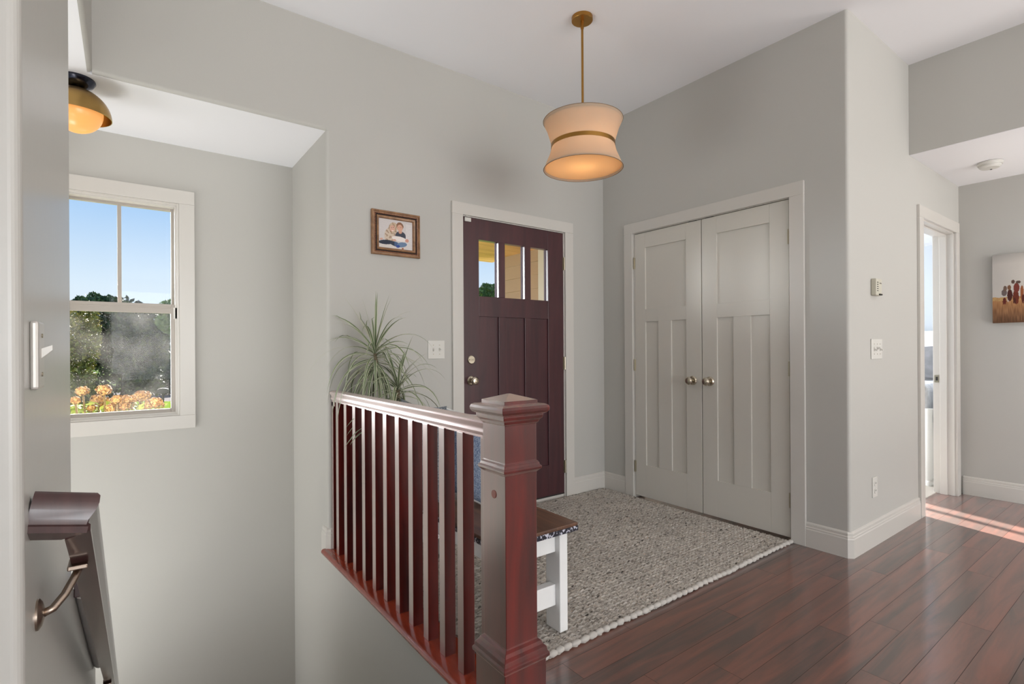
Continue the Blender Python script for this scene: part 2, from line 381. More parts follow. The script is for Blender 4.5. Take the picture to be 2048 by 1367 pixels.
def w_lr(b):   # living room behind the camera, with window openings
    b.box(-3, -1.8, -9.12, -9, 0, ZC); b.box(4.2, 4.3, -9.12, -9, 0, ZC); b.box(-1.8, 4.2, -9.12, -9, 0, .45); b.box(-1.8, 4.2, -9.12, -9, 2.65, ZC); b.box(4.3, XE, -9.12, -9, 0, ZC)
wall('wall_back', w_lr)
def w_ll(b):
    b.box(-3.12, -3, -9, -6.7, 0, ZC); b.box(-3.12, -3, -1.7, YB, -2.6, ZC); b.box(-3.12, -3, -6.7, -1.7, 0, .55); b.box(-3.12, -3, -6.7, -1.7, 2.45, ZC)
wall('wall_left', w_ll)
wall('ceiling', lambda b: b.box(-3.12, XE+.12, -9.12, 3.2, ZC, ZC+.1), M_CEIL)
def c_low(b):
    b.box(XL-.1, XR, YW+bn, YB, ZS-.001, ZS+.05); b.box(-3, XL-.10, 1.02, YB, ZS-.0008, ZS+.05); b.box(XL-.12, XL-bn, 1.02, YB, ZS-.0005, ZS+.04)
wall('ceiling_stair', c_low, M_CEIL)
wall('ceiling_hall', lambda b: b.box(4.36, XE, -9, YH, ZH, ZH+.05).box(4.245, 4.36, -9, YH, ZH-.002, ZH+.02), M_CEIL)
# stairs below the frame
def w_steps(b):
    for i in range(8):
        y = 1.0 + i*.26; b.box(XL, XR, y, y+.27, -2.6, -.178*(i+1))
    b.box(-3, XR, 3.08, YB, -2.6, -.178*8)
wall('floor_stairs', w_steps, mat('stair_carpet', (160, 150, 140), 0.95, noise_amt=.2, noise_scale=300))

# bedroom beyond the hall
M_BLUE = mat('bedroom_paint', (186, 193, 200), 0.7)
M_CARPET = mat('bedroom_carpet', (205, 198, 188), 0.95, noise_amt=.15, noise_scale=400, bump=.5, bump_scale=500)
wall('floor_bedroom', lambda b: b.box(4.47, 8.1, 1.32, 5.6, -.05, .006), M_CARPET)
def w_bed(b):
    b.box(8.0, 8.12, 1.2, 5.6, 0, 2.44); b.box(XE+.12, 8.0, 1.2, 1.32, 0, 2.44)
    b.box(4.35, 5.75, 5.6, 5.7, 0, 2.44); b.box(6.17, 8.1, 5.6, 5.7, 0, 2.44); b.box(5.75, 6.17, 5.6, 5.7, 0, 1.0); b.box(5.75, 6.17, 5.6, 5.7, 2.25, 2.44); b.box(5.99, 6.03, 5.6, 5.7, 1.0, 2.25)
    b.box(4.35, 4.47, 1.32, 5.7, 0, 2.44)
wall('wall_bedroom', w_bed, M_BLUE)
wall('ceiling_bedroom', lambda b: b.box(4.35, 8.1, 1.32, 5.7, 2.44, 2.5), M_CEIL)
wall('wall_closet_inside', lambda b: b.box(3.95, 4.0, 1.32, 3.2, 0, 2.6), M_WALL)

# ---------------------------------------------------------------- baseboards (profile swept along the wall foot)
BB = [(0,0),(.015,0),(.015,.104),(.0125,.110),(.0125,.118),(.009,.122),(.009,.136),(.006,.142),(0,.146)]
def baseboard(name, path):
    b = MB(); b.sweep(BB, [(x, y, 0) for x, y in path]); return struct(b.build(name, M_TRIM))
baseboard('baseboard_hall', [(XC, 1.432), (XC, YH+.015), (XC+.015, YH), (4.388, YH)])
baseboard('baseboard_corner', [(2.885, YW), (XC, YW), (XC, 2.818)][::1])
baseboard('baseboard_front', [(XR, 3.15), (XR, YW+.014), (XR+.014, YW), (1.768, YW)])
baseboard('baseboard_hall_end', [(XE, 1.18), (XE, -8.9)])

# ---------------------------------------------------------------- casings
def casing(name, rects, depth_fn, m=M_TRIM, extra=None):
    b = MB()
    for r in rects: depth_fn(b, *r)
    if extra: extra(b)
    return struct(b.build(name, m, bevel=.002))
ct = .018
fy = lambda y: (lambda b, x0, x1, z0, z1: b.box(x0, x1, y-ct, y, z0, z1))
# front door casing + jamb
def jam1(b):
    b.box(1.85, 1.862, YW, 3.20, 0, 2.11); b.box(2.793, 2.80+.012, YW, 3.20, 0, 2.11); b.box(1.85, 2.81, YW, 3.20, 2.102, 2.115)
    b.box(1.862, 2.793, 3.07, 3.22, 0, .035)
casing('trim_1', [(1.770, 1.855, 0, 2.108), (2.800, 2.885+.0, 0, 2.108), (1.770, 2.885, 2.108, 2.190)], fy(YW), extra=jam1)
# closet casing
def fx(b, y0, y1, z0, z1): b.box(XC-ct, XC, y0, y1, z0, z1)
def jam2(b):
    b.box(XC, XC+.12, 1.512, 1.524, 0, 2.10); b.box(XC, XC+.12, 2.730, 2.742, 0, 2.10); b.box(XC, XC+.12, 1.515, 2.735, 2.093, 2.105)
casing('trim_2', [(1.433, 1.518, 0, 2.096), (2.735, 2.818, 0, 2.096), (1.433, 2.818, 2.096, 2.178)], fx, extra=jam2)
# bedroom casing with jamb and stop
def jam3(b):
    b.box(4.47, 4.484, YH, 1.335, 0, 2.09); b.box(5.256, 5.27, YH, 1.335, 0, 2.09); b.box(4.47, 5.27, YH, 1.335, 2.076, 2.09)
    b.box(5.246, 5.256, 1.245, 1.29, 0, 2.07); b.box(4.484, 5.256, 1.245, 1.29, 2.064, 2.076)
t3 = casing('trim_3', [(4.390, 4.474, 0, 2.084), (5.264, 5.345, 0, 2.084), (4.390, 5.345, 2.084, 2.166)], fy(YH), extra=jam3)
b = MB(); b.box(5.2535, 5.256, 1.296, 1.326, .895, .955); sp_ = b.build('strike_plate', M_STEEL, t3); sp_['label'] = 'metal strike plate'
b = MB(); b.box(5.2525, 5.2538, 1.303, 1.317, .91, .94); b.build('strike_hole', M_DARK, sp_)

# ---------------------------------------------------------------- stair window
win = MB()
cw = .083
for (x0, x1, z0, z1) in ((WX0-cw, WX1+cw, WZ1, WZ1+cw), (WX0-cw, WX1+cw, WZ0-cw, WZ0), (WX0-cw, WX0, WZ0, WZ1), (WX1, WX1+cw, WZ0, WZ1)):
    win.box(x0, x1, YB-ct, YB, z0, z1)
w1 = struct(win.build('window_1', M_TRIM, bevel=.002))
b = MB()
def rect_ring(b, x0, x1, z0, z1, t, y0, y1):
    b.box(x0, x0+t, y0, y1, z0, z1); b.box(x1-t, x1, y0, y1, z0, z1); b.box(x0+t, x1-t, y0, y1, z0, z0+t); b.box(x0+t, x1-t, y0, y1, z1-t, z1)
rect_ring(b, WX0, WX1, WZ0, WZ1, .012, YB-.005, YB+.15)
rect_ring(b, WX0+.010, WX1-.010, WZ0+.010, WZ1-.010, .012, YB+.012, YB+.14)
b.build('window_frame', M_TRIM, w1, bevel=.0015)
M_SASH = mat('sash_vinyl', (172, 164, 154), 0.4)
b = MB(); x0, x1 = WX0+.018, WX1-.018
rect_ring(b, x0, x1, 1.440, WZ1-.018, .020, YB+.065, YB+.09); b.box(-.040, -.020, YB+.068, YB+.087, 1.45, WZ1-.03)
us = b.build('upper_sash', M_SASH, w1, bevel=.002)
b = MB(); b.box(x0+.015, x1-.015, YB+.076, YB+.079, 1.45, WZ1-.03); b.build('window_pane', M_GLASS, us)
b = MB(); rect_ring(b, x0, x1, WZ0+.016, 1.475, .026, YB+.025, YB+.055); b.box(x0+.02, x1-.02, YB+.02, YB+.028, 1.458, 1.475); b.box(x0+.02, x1-.02, YB+.027, YB+.053, 1.418, 1.46)
ls = b.build('lower_sash', M_SASH, w1, bevel=.002)
b = MB(); b.box(x0+.02, x1-.02, YB+.038, YB+.041, WZ0+.03, 1.43); p_ = b.build('window_pane', M_GLASSD, ls); p_['label'] = 'dusty lower window pane'
b = MB(); b.box(x1-.012, x1+.012, YB+.012, YB+.026, 1.385, 1.455); b.build('sash_lock', M_PLASTIC, ls, bevel=.002)

# ---------------------------------------------------------------- front door
def front_door():
    X = [1.863, 1.995, 2.165, 2.222, 2.405, 2.462, 2.635, 2.792]; Z = [.040, .28, 1.416, 1.558, 1.956, 2.100]
    y0, y1 = YW+.004, YW+.049
    b = MB()
    b.box(X[0], X[1], y0, y1, Z[0], Z[5]); b.box(X[6], X[7], y0, y1, Z[0], Z[5])
    for a, c in ((0, 1), (2, 3), (4, 5)): b.box(X[1], X[6], y0, y1, Z[a], Z[c])
    for a, c in ((2, 3), (4, 5)):
        b.box(X[a], X[c], y0, y1, Z[1], Z[2]); b.box(X[a], X[c], y0, y1, Z[3], Z[4])
    d = struct(b.build('door_1', M_FDOOR, bevel=.0015))
    for a, c in ((1, 2), (3, 4), (5, 6)):
        b = MB(); b.box(X[a]-.002, X[c]+.002, y0+.014, y1-.006, Z[1]-.002, Z[2]+.002); b.build('door_panel', M_FDOOR, d)
        b = MB(); b.box(X[a]-.002, X[c]+.002, y0+.024, y0+.028, Z[3]-.002, Z[4]+.002); b.build('glass_pane', M_GLASS, d)
    for c in (2, 4, 6):
        b = MB(); b.box(X[c]-.004, X[c]+.001, y0+.029, y1+.001, Z[3], Z[4]); b.build('matte_reveal_strip', mat('matte_reveal_strip', (124, 116, 128), .95, spec=0.0), d)  # matte grey strip added to dull the reveal's bright reflection
    # hardware
    b = MB(); c = (1.925, y0, 1.112)
    b.lathe([(.030, 0), (.030, -.006), (.026, -.010), (.006, -.010)], c, 28, 'y')
    dd = b.build('deadbolt', M_NICKEL, d, smooth='auto')
    b = MB(); b.box(c[0]-.018, c[0]+.018, y0-.022, y0-.010, c[2]-.004, c[2]+.004); b.build('thumb_turn', M_NICKEL, dd, bevel=.002)
    c = (1.925, y0, .967); b = MB()
    b.lathe([(.033, 0), (.033, -.005), (.026, -.012), (.012, -.014), (.011, -.030), (.020, -.036), (.0285, -.046), (.028, -.056), (.020, -.064), (.009, -.066), (.008, -.062)], c, 32, 'y')
    b.build('door_knob', M_NICKEL, d, smooth='auto')
    for z in (1.86, 1.07, .25):
        b = MB(); b.tube([(2.797, YW-.006, z-.05), (2.797, YW-.006, z+.05)], .006, 10); b.box(2.785, 2.805, YW-.001, YW+.006, z-.048, z+.048)
        b.build('hinge', M_STEEL, d)
    b = MB(); b.box(1.875, 1.925, y0-.013, y0, 2.068, 2.096); q = b.build('contact_sensor', M_PLASTIC, d, bevel=.002); q['label'] = 'small white contact sensor'
    b = MB(); b.box(1.885, 1.915, y0-.010, y0-.002, 2.101, 2.108); q = b.build('sensor_magnet', M_PLASTIC, d)
    b = MB(); b.box(1.863, 2.792, y0-.001, y1, .034, .044); b.build('door_sweep', M_DARK, d)
front_door()

# ---------------------------------------------------------------- closet doors
def closet_door(name, ya, yb, U, Ls, kn, hy):
    # ya > yb ; U upper panel, Ls lower panels
    x0, x1 = XC+.002, XC+.037; z0, z1 = .022, 2.088
    b = MB(); uz0, uz1 = 1.488, 1.970; lz0, lz1 = .272, 1.391
    l, r = U
    b.box(x0, x1, l, ya, z0, z1); b.box(x0, x1, yb, r, z0, z1)
    for a, c in ((z0, lz0), (lz1, uz0), (uz1, z1)): b.box(x0, x1, r, l, a, c)
    b.box(x0, x1, Ls[0][1], Ls[1][0], lz0, lz1)
    d = struct(b.build(name, M_DOORW, bevel=.0015))
    for (a, c, e0, e1) in ((l, r, uz0, uz1), (l, Ls[0][1], lz0, lz1), (Ls[1][0], r, lz0, lz1)):
        b = MB(); b.box(x0+.011, x1-.008, c-.002, a+.002, e0-.002, e1+.002); b.build('door_panel', M_DOORW, d)
    b = MB()
    b.lathe([(.033, 0), (.033, -.004), (.027, -.011), (.012, -.013), (.011, -.030), (.020, -.036), (.0275, -.046), (.0275, -.055), (.020, -.063), (.006, -.066)], (x0, kn, .952), 32, 'x')
    b.build('door_knob', M_NICKEL, d, smooth='auto')
    for z in (1.86, 1.053, .25):
        b = MB(); b.tube([(XC-.005, hy, z-.045), (XC-.005, hy, z+.045)], .0055, 10); b.box(XC-.001, XC+.004, hy-.009, hy+.009, z-.044, z+.044)
        b.build('hinge', M_STEEL, d)
    yc = (ya+yb)/2
    ey = kn + (.0 if True else 0)
    b = MB(); b.box(XC+.004, XC+.03, ey-.03, ey+.03, 2.0885, 2.094); b.build('ball_catch', M_DARK, d)
closet_door('door_2', 2.726, 2.1315, (2.622, 2.256), [(2.624, 2.501), (2.384, 2.255)], 2.203, 2.728)
closet_door('door_3', 2.1255, 1.528, (2.012, 1.647), [(2.015, 1.893), (1.772, 1.648)], 2.068, 1.526)

# ---------------------------------------------------------------- stair railing
RX = 0.98
rl = thing('stair_railing', (RX, 2.2, 0), 'cherry stained stair railing with square newel post and balusters beside the rug', 'railing')
b = MB()
b.prism([(.918, -.001), (1.06, -.001), (1.06, .026), (1.056, .030)] + [(.916+.0155*math.cos(t)-.0, .0145+.0155*math.sin(t)) for t in [PI/2+i*PI/8 for i in range(9)]], 'y', 1.10, 3.075)
b.build('base_rail', M_REDB, rl, smooth='auto', origin=None)
for y in [1.575 + .1343*k for k in range(11)]:
    b = MB(); b.box(.953, .999, y, y+.043, .029, .888); b.build('baluster', M_RED, rl, bevel=.002)
b = MB(); b.box(.953, .999, 1.40, 1.462, .029, .888); b.build('end_baluster', M_RED, rl, bevel=.002)
HR = [(-.020, -.030), (.020, -.030), (.020, -.022), (.024, -.018), (.026, -.010), (.023, -.002), (.024, .006), (.031, .014), (.033, .022), (.030, .028), (.018, .032), (-.018, .032), (-.030, .028), (-.033, .022), (-.031, .014), (-.024, .006), (-.023, -.002), (-.026, -.010), (-.024, -.018), (-.020, -.022)]
b = MB(); b.sweep(HR, [(RX, 1.30, .915), (RX, 3.052, .915)]); hr = b.build('handrail', M_REDH, rl, smooth='auto')
b = MB(); b.box(RX-.020, RX+.020, 3.0, YW, .86, .884); b.build('rail_block', M_REDH, rl)
b = MB(); b.box(RX-.020, RX+.020, 3.03, 3.059, .03, .885); q = b.build('wall_baluster', M_RED, rl, bevel=.002)
NC = (.980, 1.333, 0)
b = MB(); b.square([(.080, -.02), (.080, .205), (.083, .210), (.089, .216), (.089, .226), (.084, .232), (.082, .244), (.074, .252), (.070, .262), (.0625, .268), (.061, .272), (.061, .795),
    (.066, .799), (.073, .806), (.074, .813), (.069, .818), (.067, .826), (.062, .830), (.061, .834), (.061, .948), (.066, .952), (.069, .960), (.075, .966), (.077, .974), (.077, .980)], NC)
npst = b.build('newel_post', M_RED, rl, bevel=.0015)
b = MB(); b.square([(.080, .980), (.086, .983), (.091, .990), (.092, .998), (.089, 1.006), (.082, 1.010), (.064, 1.011), (.064, 1.022), (.005, 1.040)], NC)
b.build('newel_cap', M_RED, npst, bevel=.001)
b = MB(); b.lathe([(.013, 0), (.013, -.0015), (.012, -.0018)], (NC[0]-.061, NC[1]+.0, .73), 20, 'x'); b.build('screw_plug', wood('plug_wood', (120, 60, 50), (150, 92, 80), (30, 30, 30)), npst)

# ---------------------------------------------------------------- stair handrail on the left wall
hrr = thing('wall_handrail', (XL, 1.1, .9), 'dark wooden wall handrail returning to the left stair wall', 'handrail')
HP = [(-.022, -.030), (.020, -.030), (.020, -.020), (.016, -.016), (.018, -.008), (.027, .004), (.031, .016), (.030, .028), (.024, .034), (-.024, .034), (-.030, .028), (-.031, .016), (-.026, .004), (-.019, -.008), (-.018, -.016), (-.022, -.020)]
b = MB(); ya, za = 1.085, .915
b.sweep([(p*.78, q) for p, q in HP], [(XL-.002, ya, za+.012), (-.062, ya, za), (-.062, 3.4, za-.647*(3.4-ya))], up=Vector((0, .647, 1)).normalized())
b.build('rail', M_HRAIL, hrr, smooth='auto')
def bracket(y, root, zoff=0.0):
    z = .915-.647*(y-1.085)-.036; m_ = mat('bracket_metal', (168, 152, 138), .3, metal=1.0)
    b = MB(); b.lathe([(.025, 0), (.025, .003), (.019, .007), (.008, .010)], (XL, y-.05, z-.055), 24, 'x')
    br = b.build('bracket', m_, root, smooth='auto')
    b = MB(); b.tube([(XL+.008, y-.05, z-.055), (XL+.020, y-.045, z-.052), (XL+.034, y-.030, z-.038), (XL+.046, y-.010, z-.018), (XL+.052, y+.006, z-.006)], .0065, 12)
    b.build('bracket_arm', m_, br, smooth=True)
    b = MB(); b.box(XL+.036, XL+.064, y-.022, y+.028, z-.004, z+.004); b.build('bracket_saddle', m_, br, bevel=.002)
bracket(1.20, hrr); bracket(2.75, hrr)
lr_ = thing('lower_handrail', (XL, 2.4, 0), 'short dark and white sloping rail on the low wall below the stairs', 'handrail')
b = MB(); p0 = Vector((XL+.02, 1.93, .495)); p1 = Vector((XL+.02, 2.93, -.19))
b.tube([p0, p0.lerp(p1, .5)+Vector((0,0,-.012)), p1], .022, 14); b.build('rail', mat('rail_white', (206, 200, 196), .35), lr_, smooth='auto')
b = MB(); b.box(XL, XL+.03, 1.875, 1.935, .50, .56); b.build('rail_end', M_HRAIL, lr_, bevel=.003)

# switch plate on the stair wall (brushed, with a lever)
sw = thing('stair_switch', (XL, 1.12, 1.18), 'tall silver switch plate with a toggle on the left stair wall', 'switch')
b = MB(); b.box(XL, XL+.011, 1.088, 1.158, 1.122, 1.230); b.build('switch_plate', mat('silver_plate', (204, 200, 194), .3, metal=.3), sw, bevel=.004)
b = MB(); X_ = XL; b.add([(X_+.010, 1.118, 1.170), (X_+.010, 1.132, 1.170), (X_+.010, 1.132, 1.186), (X_+.010, 1.118, 1.186), (X_+.024, 1.121, 1.184), (X_+.024, 1.129, 1.184), (X_+.024, 1.129, 1.192), (X_+.024, 1.121, 1.192)],
    [(3,2,1,0),(4,5,6,7),(0,1,5,4),(1,2,6,5),(2,3,7,6),(3,0,4,7)]); b.build('toggle', M_PLASTIC, sw)
for z in (1.145, 1.207):
    b = MB(); b.lathe([(.0035, 0), (.0035, .0015)], (XL+.011, 1.123, z), 10, 'x'); b.build('screw', M_STEEL, sw)

# ---------------------------------------------------------------- switches, outlet, thermostat, smoke detector
def plate_y(name, x0, x1, z0, z1, y, ntog, label, cat, tw=.010):
    t = thing(name, ((x0+x1)/2, y, (z0+z1)/2), label, cat)
    b = MB(); b.box(x0, x1, y-.006, y, z0, z1); b.build('switch_plate', M_PLASTIC, t, bevel=.003)
    n = ntog
    for i in range(n):
        cx = (x0+x1)/2 + (i-(n-1)/2)*.046; cz = (z0+z1)/2; up = .008 if i % 2 else -.008
        b = MB(); b.box(cx-.0055, cx+.0055, y-.0075, y-.0055, cz-.012, cz+.012); b.build('switch_slot', mat('slot_grey', (190, 187, 180), .5), t)
        b = MB(); b.add([(cx-.0045, y-.006, cz-.007), (cx+.0045, y-.006, cz-.007), (cx+.0045, y-.006, cz+.007), (cx-.0045, y-.006, cz+.007), (cx-.004, y-.022, cz+up-.003), (cx+.004, y-.022, cz+up-.003), (cx+.004, y-.022, cz+up+.004), (cx-.004, y-.022, cz+up+.004)],
            [(3,2,1,0),(4,5,6,7),(0,1,5,4),(1,2,6,5),(2,3,7,6),(3,0,4,7)]); b.build('toggle', M_PLASTIC, t)
        for s_ in (-1, 1):
            b = MB(); b.lathe([(.003, 0), (.003, -.0015)], (cx, y-.006, cz+s_*.030), 10, 'y'); b.build('screw', M_STEEL, t)
    return t
plate_y('light_switch', 1.588, 1.712, 1.122, 1.245, YW, 2, 'white two-toggle switch plate on the wall beside the front door', 'switch')
plate_y('light_switch', 3.555, 3.725, 1.110, 1.232, YH, 3, 'white three-toggle switch plate on the hall side wall below the thermostat', 'switch')
t = thing('wall_outlet', (3.60, YH, .35), 'white wall outlet low above the hall baseboard', 'outlet')
b = MB(); b.box(3.562, 3.634, YH-.006, YH, .283, .405); b.build('outlet_plate', M_PLASTIC, t, bevel=.003)
for z in (.322, .366):
    b = MB(); b.lathe([(.017, 0), (.017, -.0025)], (3.598, YH-.006, z), 20, 'y'); s_ = b.build('socket', M_PLASTIC, t)
    for dx in (-.006, .006):
        b = MB(); b.box(3.598+dx-.001, 3.598+dx+.001, YH-.0092, YH-.008, z-.002, z+.007); b.build('socket_slot', M_DARK, s_)
t = thing('thermostat', (3.605, YH, 1.54), 'small beige vented thermostat on the hall side wall above the switches', 'thermostat')
M_BEIGE = mat('beige_plastic', (196, 192, 176), .45)
b = MB(); b.box(3.562, 3.650, YH-.030, YH, 1.490, 1.590); b.build('thermostat_body', M_BEIGE, t, bevel=.006, seg=3)
for i in range(5):
    z = 1.515 + i*.0125; b = MB(); b.box(3.572, 3.590, YH-.0310, YH-.0295, z, z+.0045); b.build('vent_slot', M_DARK, t)
b = MB(); b.box(3.612, 3.640, YH-.0310, YH-.0295, 1.560, 1.567); b.build('thermostat_label', mat('grey_mark', (130, 126, 116), .5), t)
b = MB(); b.box(3.600, 3.640, YH-.036, YH-.0295, 1.492, 1.500); b.build('lever', M_DARK, t)
sm = at(1980, 330, 2, ZH-.02)
t = thing('smoke_detector', (sm.x, sm.y, ZH), 'round white smoke detector on the low hall ceiling', 'smoke detector')
b = MB(); b.lathe([(.070, 0), (.070, -.012), (.066, -.016), (.066, -.020)], (sm.x, sm.y, ZH-.002), 40); b.build('detector_base', M_PLASTIC, t, smooth='auto')
b = MB(); b.lathe([(.060, -.018), (.060, -.030), (.050, -.040), (.012, -.042)], (sm.x, sm.y, ZH-.002), 40); b.build('detector_cover', M_PLASTIC, t, smooth='auto')
b = MB(); b.lathe([(.006, -.040), (.006, -.044)], (sm.x+.03, sm.y, ZH-.002), 12); b.build('test_button', M_DARK, t)

# ---------------------------------------------------------------- pendant light
def translucent(name, c, mixf, tc_=None):
    M = bpy.data.materials.new(name); M.use_nodes = True; n = M.node_tree; L = n.links; n.nodes.clear()
    o = n.nodes.new('ShaderNodeOutputMaterial'); d = n.nodes.new('ShaderNodeBsdfDiffuse'); t_ = n.nodes.new('ShaderNodeBsdfTranslucent'); mx = n.nodes.new('ShaderNodeMixShader')
    d.inputs[0].default_value = (*s2l(c), 1); t_.inputs[0].default_value = (*s2l(tc_ or c), 1); mx.inputs[0].default_value = mixf
    L.new(d.outputs[0], mx.inputs[1]); L.new(t_.outputs[0], mx.inputs[2]); L.new(mx.outputs[0], o.inputs[0]); return M
PX, PY = 2.105, 2.135
pt = thing('pendant_light', (PX, PY, ZC), 'brass pendant with cream hourglass drum shade hanging from the ceiling', 'pendant light')
b = MB(); b.lathe([(.060, 0), (.060, -.020), (.058, -.022), (.010, -.022)], (PX, PY, ZC), 40); b.build('canopy', M_BRASS, pt, smooth='auto')
b = MB(); b.tube([(PX, PY, ZC-.02), (PX, PY, 2.47)], .0068, 14); b.tube([(PX, PY, ZC-.02), (PX, PY, ZC-.065)], .0095, 14); b.build('rod', M_BRASS, pt, smooth='auto')
M_SHADE = translucent('cream_linen', (206, 190, 170), .42, (232, 208, 178))
def shell(prof, th=.003):
    return prof + [(r-th, z) for r, z in prof[::-1]] + [prof[0]]
zt, zm0, zm1, zb = 2.485, 2.353, 2.335, 2.212
b = MB(); b.lathe(shell([(.226, zt), (.205, zt-.045), (.187, zm0+.03), (.180, zm0)]), (PX, PY, 0), 64, caps=False)
b.lathe(shell([(.180, zm1), (.190, zm1-.04), (.226, zb)]), (PX, PY, 0), 64, caps=False)
sh_ = b.build('lamp_shade', M_SHADE, pt, smooth='auto')
b = MB(); b.lathe(shell([(.1825, zm0+.002), (.1825, zm1-.002)]), (PX, PY, 0), 64, caps=False); b.build('shade_band', M_BRASS, sh_, smooth='auto')
for (r, z) in ((.2265, zb), (.2265, zt)):
    b = MB(); b.tube([(PX+r*math.cos(2*PI*i/64), PY+r*math.sin(2*PI*i/64), z) for i in range(65)], .0014, 6)
    b.build('shade_rim', mat('rim_brown', (130, 102, 76), .5), sh_, smooth=True)
b = MB(); b.lathe([(.221, zb+.010), (.221, zb+.013)], (PX, PY, 0), 64); b.build('diffuser', translucent('acrylic_diffuser', (246, 228, 200), .6, (250, 226, 190)), sh_)
b = MB(); b.lathe([(.221, zt-.012), (.221, zt-.010)], (PX, PY, 0), 64); b.build('top_diffuser', M_SHADE, sh_)
ld = bpy.data.lights.new('pendant_bulb', 'POINT'); lo = bpy.data.objects.new('pendant_bulb', ld); COL.objects.link(lo); lo.location = (PX, PY, 2.33)
ld.energy = 2.6; ld.color = (1.0, .84, .64); ld.shadow_soft_size = .035

# ---------------------------------------------------------------- flush ceiling light over the stairs
FX, FY = -.180, 3.17
fl = thing('ceiling_light', (FX, FY, ZS), 'brass dome flush ceiling light with glowing amber globe above the stairs', 'ceiling light')
b = MB(); b.lathe([(.070, 0), (.072, -.010), (.060, -.030), (.030, -.045), (.02, -.05)], (FX, FY, ZS), 40); b.build('canopy', M_BLACK, fl, smooth='auto')
b = MB(); pr = [(.132*math.sin(a), .128*math.cos(a)-.0) for a in [i*PI/2/14 for i in range(15)]]
b.lathe([(max(r, .004), z) for r, z in pr] + [(.130, 0), ] + [(max(.129*math.sin(a), .003), .125*math.cos(a)) for a in [PI/2-i*PI/2/14 for i in range(15)]], (FX, FY, 2.292), 48, caps=False)
b.build('dome', M_OBRASS, fl, smooth='auto')
b = MB(); b.ico((FX, FY, 2.312), .099, 4); b.build('globe', mat('amber_globe', (190, 130, 74), .25, emit=(255, 182, 104), emit_s=.72), fl, smooth=True)

# ---------------------------------------------------------------- prints painted on a grid of faces
def print_mesh(name, nx, nz, fn, tf, parent):
    vs_, fs, cs = [], [], []
    for j in range(nz+1):
        for i in range(nx+1): vs_.append(tuple(tf(i/nx, j/nz)))
    for j in range(nz):
        for i in range(nx):
            o = j*(nx+1)+i; fs.append((o, o+1, o+nx+2, o+nx+1)); cs.append(fn((i+.5)/nx, (j+.5)/nz))
    me = bpy.data.meshes.new(name); me.from_pydata([tuple(Vector(v)-wloc(parent)) for v in vs_], [], fs)
    ca = me.color_attributes.new('col', 'FLOAT_COLOR', 'CORNER'); li = 0
    for p in me.polygons:
        c = s2l(cs[p.index])
        for _ in range(4): ca.data[li].color = (*c, 1); li += 1
    me.materials.append(attr_mat(name+'_ink', .45, spec=.3)); o = bpy.data.objects.new(name, me); COL.objects.link(o); o.parent = parent; return o
def ell(u, v, cx, cy, rx, ry, a=0):
    dx, dy = u-cx, v-cy; c, s = math.cos(a), math.sin(a); x = dx*c+dy*s; y = -dx*s+dy*c
    return (x/rx)**2+(y/ry)**2 < 1
def kids(u, v):
    n_ = noise.noise(Vector((u*30, v*30, 0)))*6
    c = (206+n_, 200+n_, 198+n_)
    if v < .16+.03*math.sin(u*19): c = (214+n_, 206+n_, 200+n_)
    if u > .8 and v < .9: c = (214+n_*2, 208+n_*2, 206+n_*2)
    # girl: coat, hair, face
    if ell(u, v, .36, .44, .19, .30, -.1): c = (206, 188, 168) if noise.noise(Vector((u*14, v*14, 3))) < .1 else (168, 142, 122)
    if ell(u, v, .42, .72, .125, .185, -.2): c = (196, 174, 148) if noise.noise(Vector((u*40, v*8, 5))) < .1 else (156, 126, 100)
    if ell(u, v, .40, .69, .075, .11, -.15): c = (212, 166, 146)
    if ell(u, v, .41, .61, .035, .010, -.2): c = (250, 240, 236)
    if ell(u, v, .375, .715, .012, .010) or ell(u, v, .43, .735, .012, .010): c = (70, 48, 40)
    # boy
    if ell(u, v, .64, .46, .155, .17, 0): c = (62, 66, 80)
    if ell(u, v, .63, .60, .05, .06): c = (204, 154, 130)
    if ell(u, v, .62, .80, .105, .135): c = (138, 100, 76)
    if ell(u, v, .62, .735, .082, .12): c = (210, 162, 138)
    if ell(u, v, .59, .76, .012, .010) or ell(u, v, .65, .765, .012, .010): c = (70, 48, 40)
    # legs
    if ell(u, v, .22, .20, .22, .075, .1): c = (36, 42, 60)
    if ell(u, v, .48, .17, .16, .08, -.3): c = (70, 92, 130) if u > .45 else (40, 50, 70)
    if ell(u, v, .68, .17, .15, .085, .25): c = (104, 128, 158)
    if ell(u, v, .56, .10, .06, .05, .3): c = (48, 78, 150)
    if ell(u, v, .70, .035, .03, .03): c = (160, 96, 70)
    # baby
    if ell(u, v, .60, .36, .22, .085, -.12): c = (232, 222, 216)
    if ell(u, v, .83, .33, .055, .06): c = (208, 152, 134)
    if ell(u, v, .08, .29, .05, .03, .4) or ell(u, v, .46, .30, .05, .03): c = (210, 160, 142)
    return c
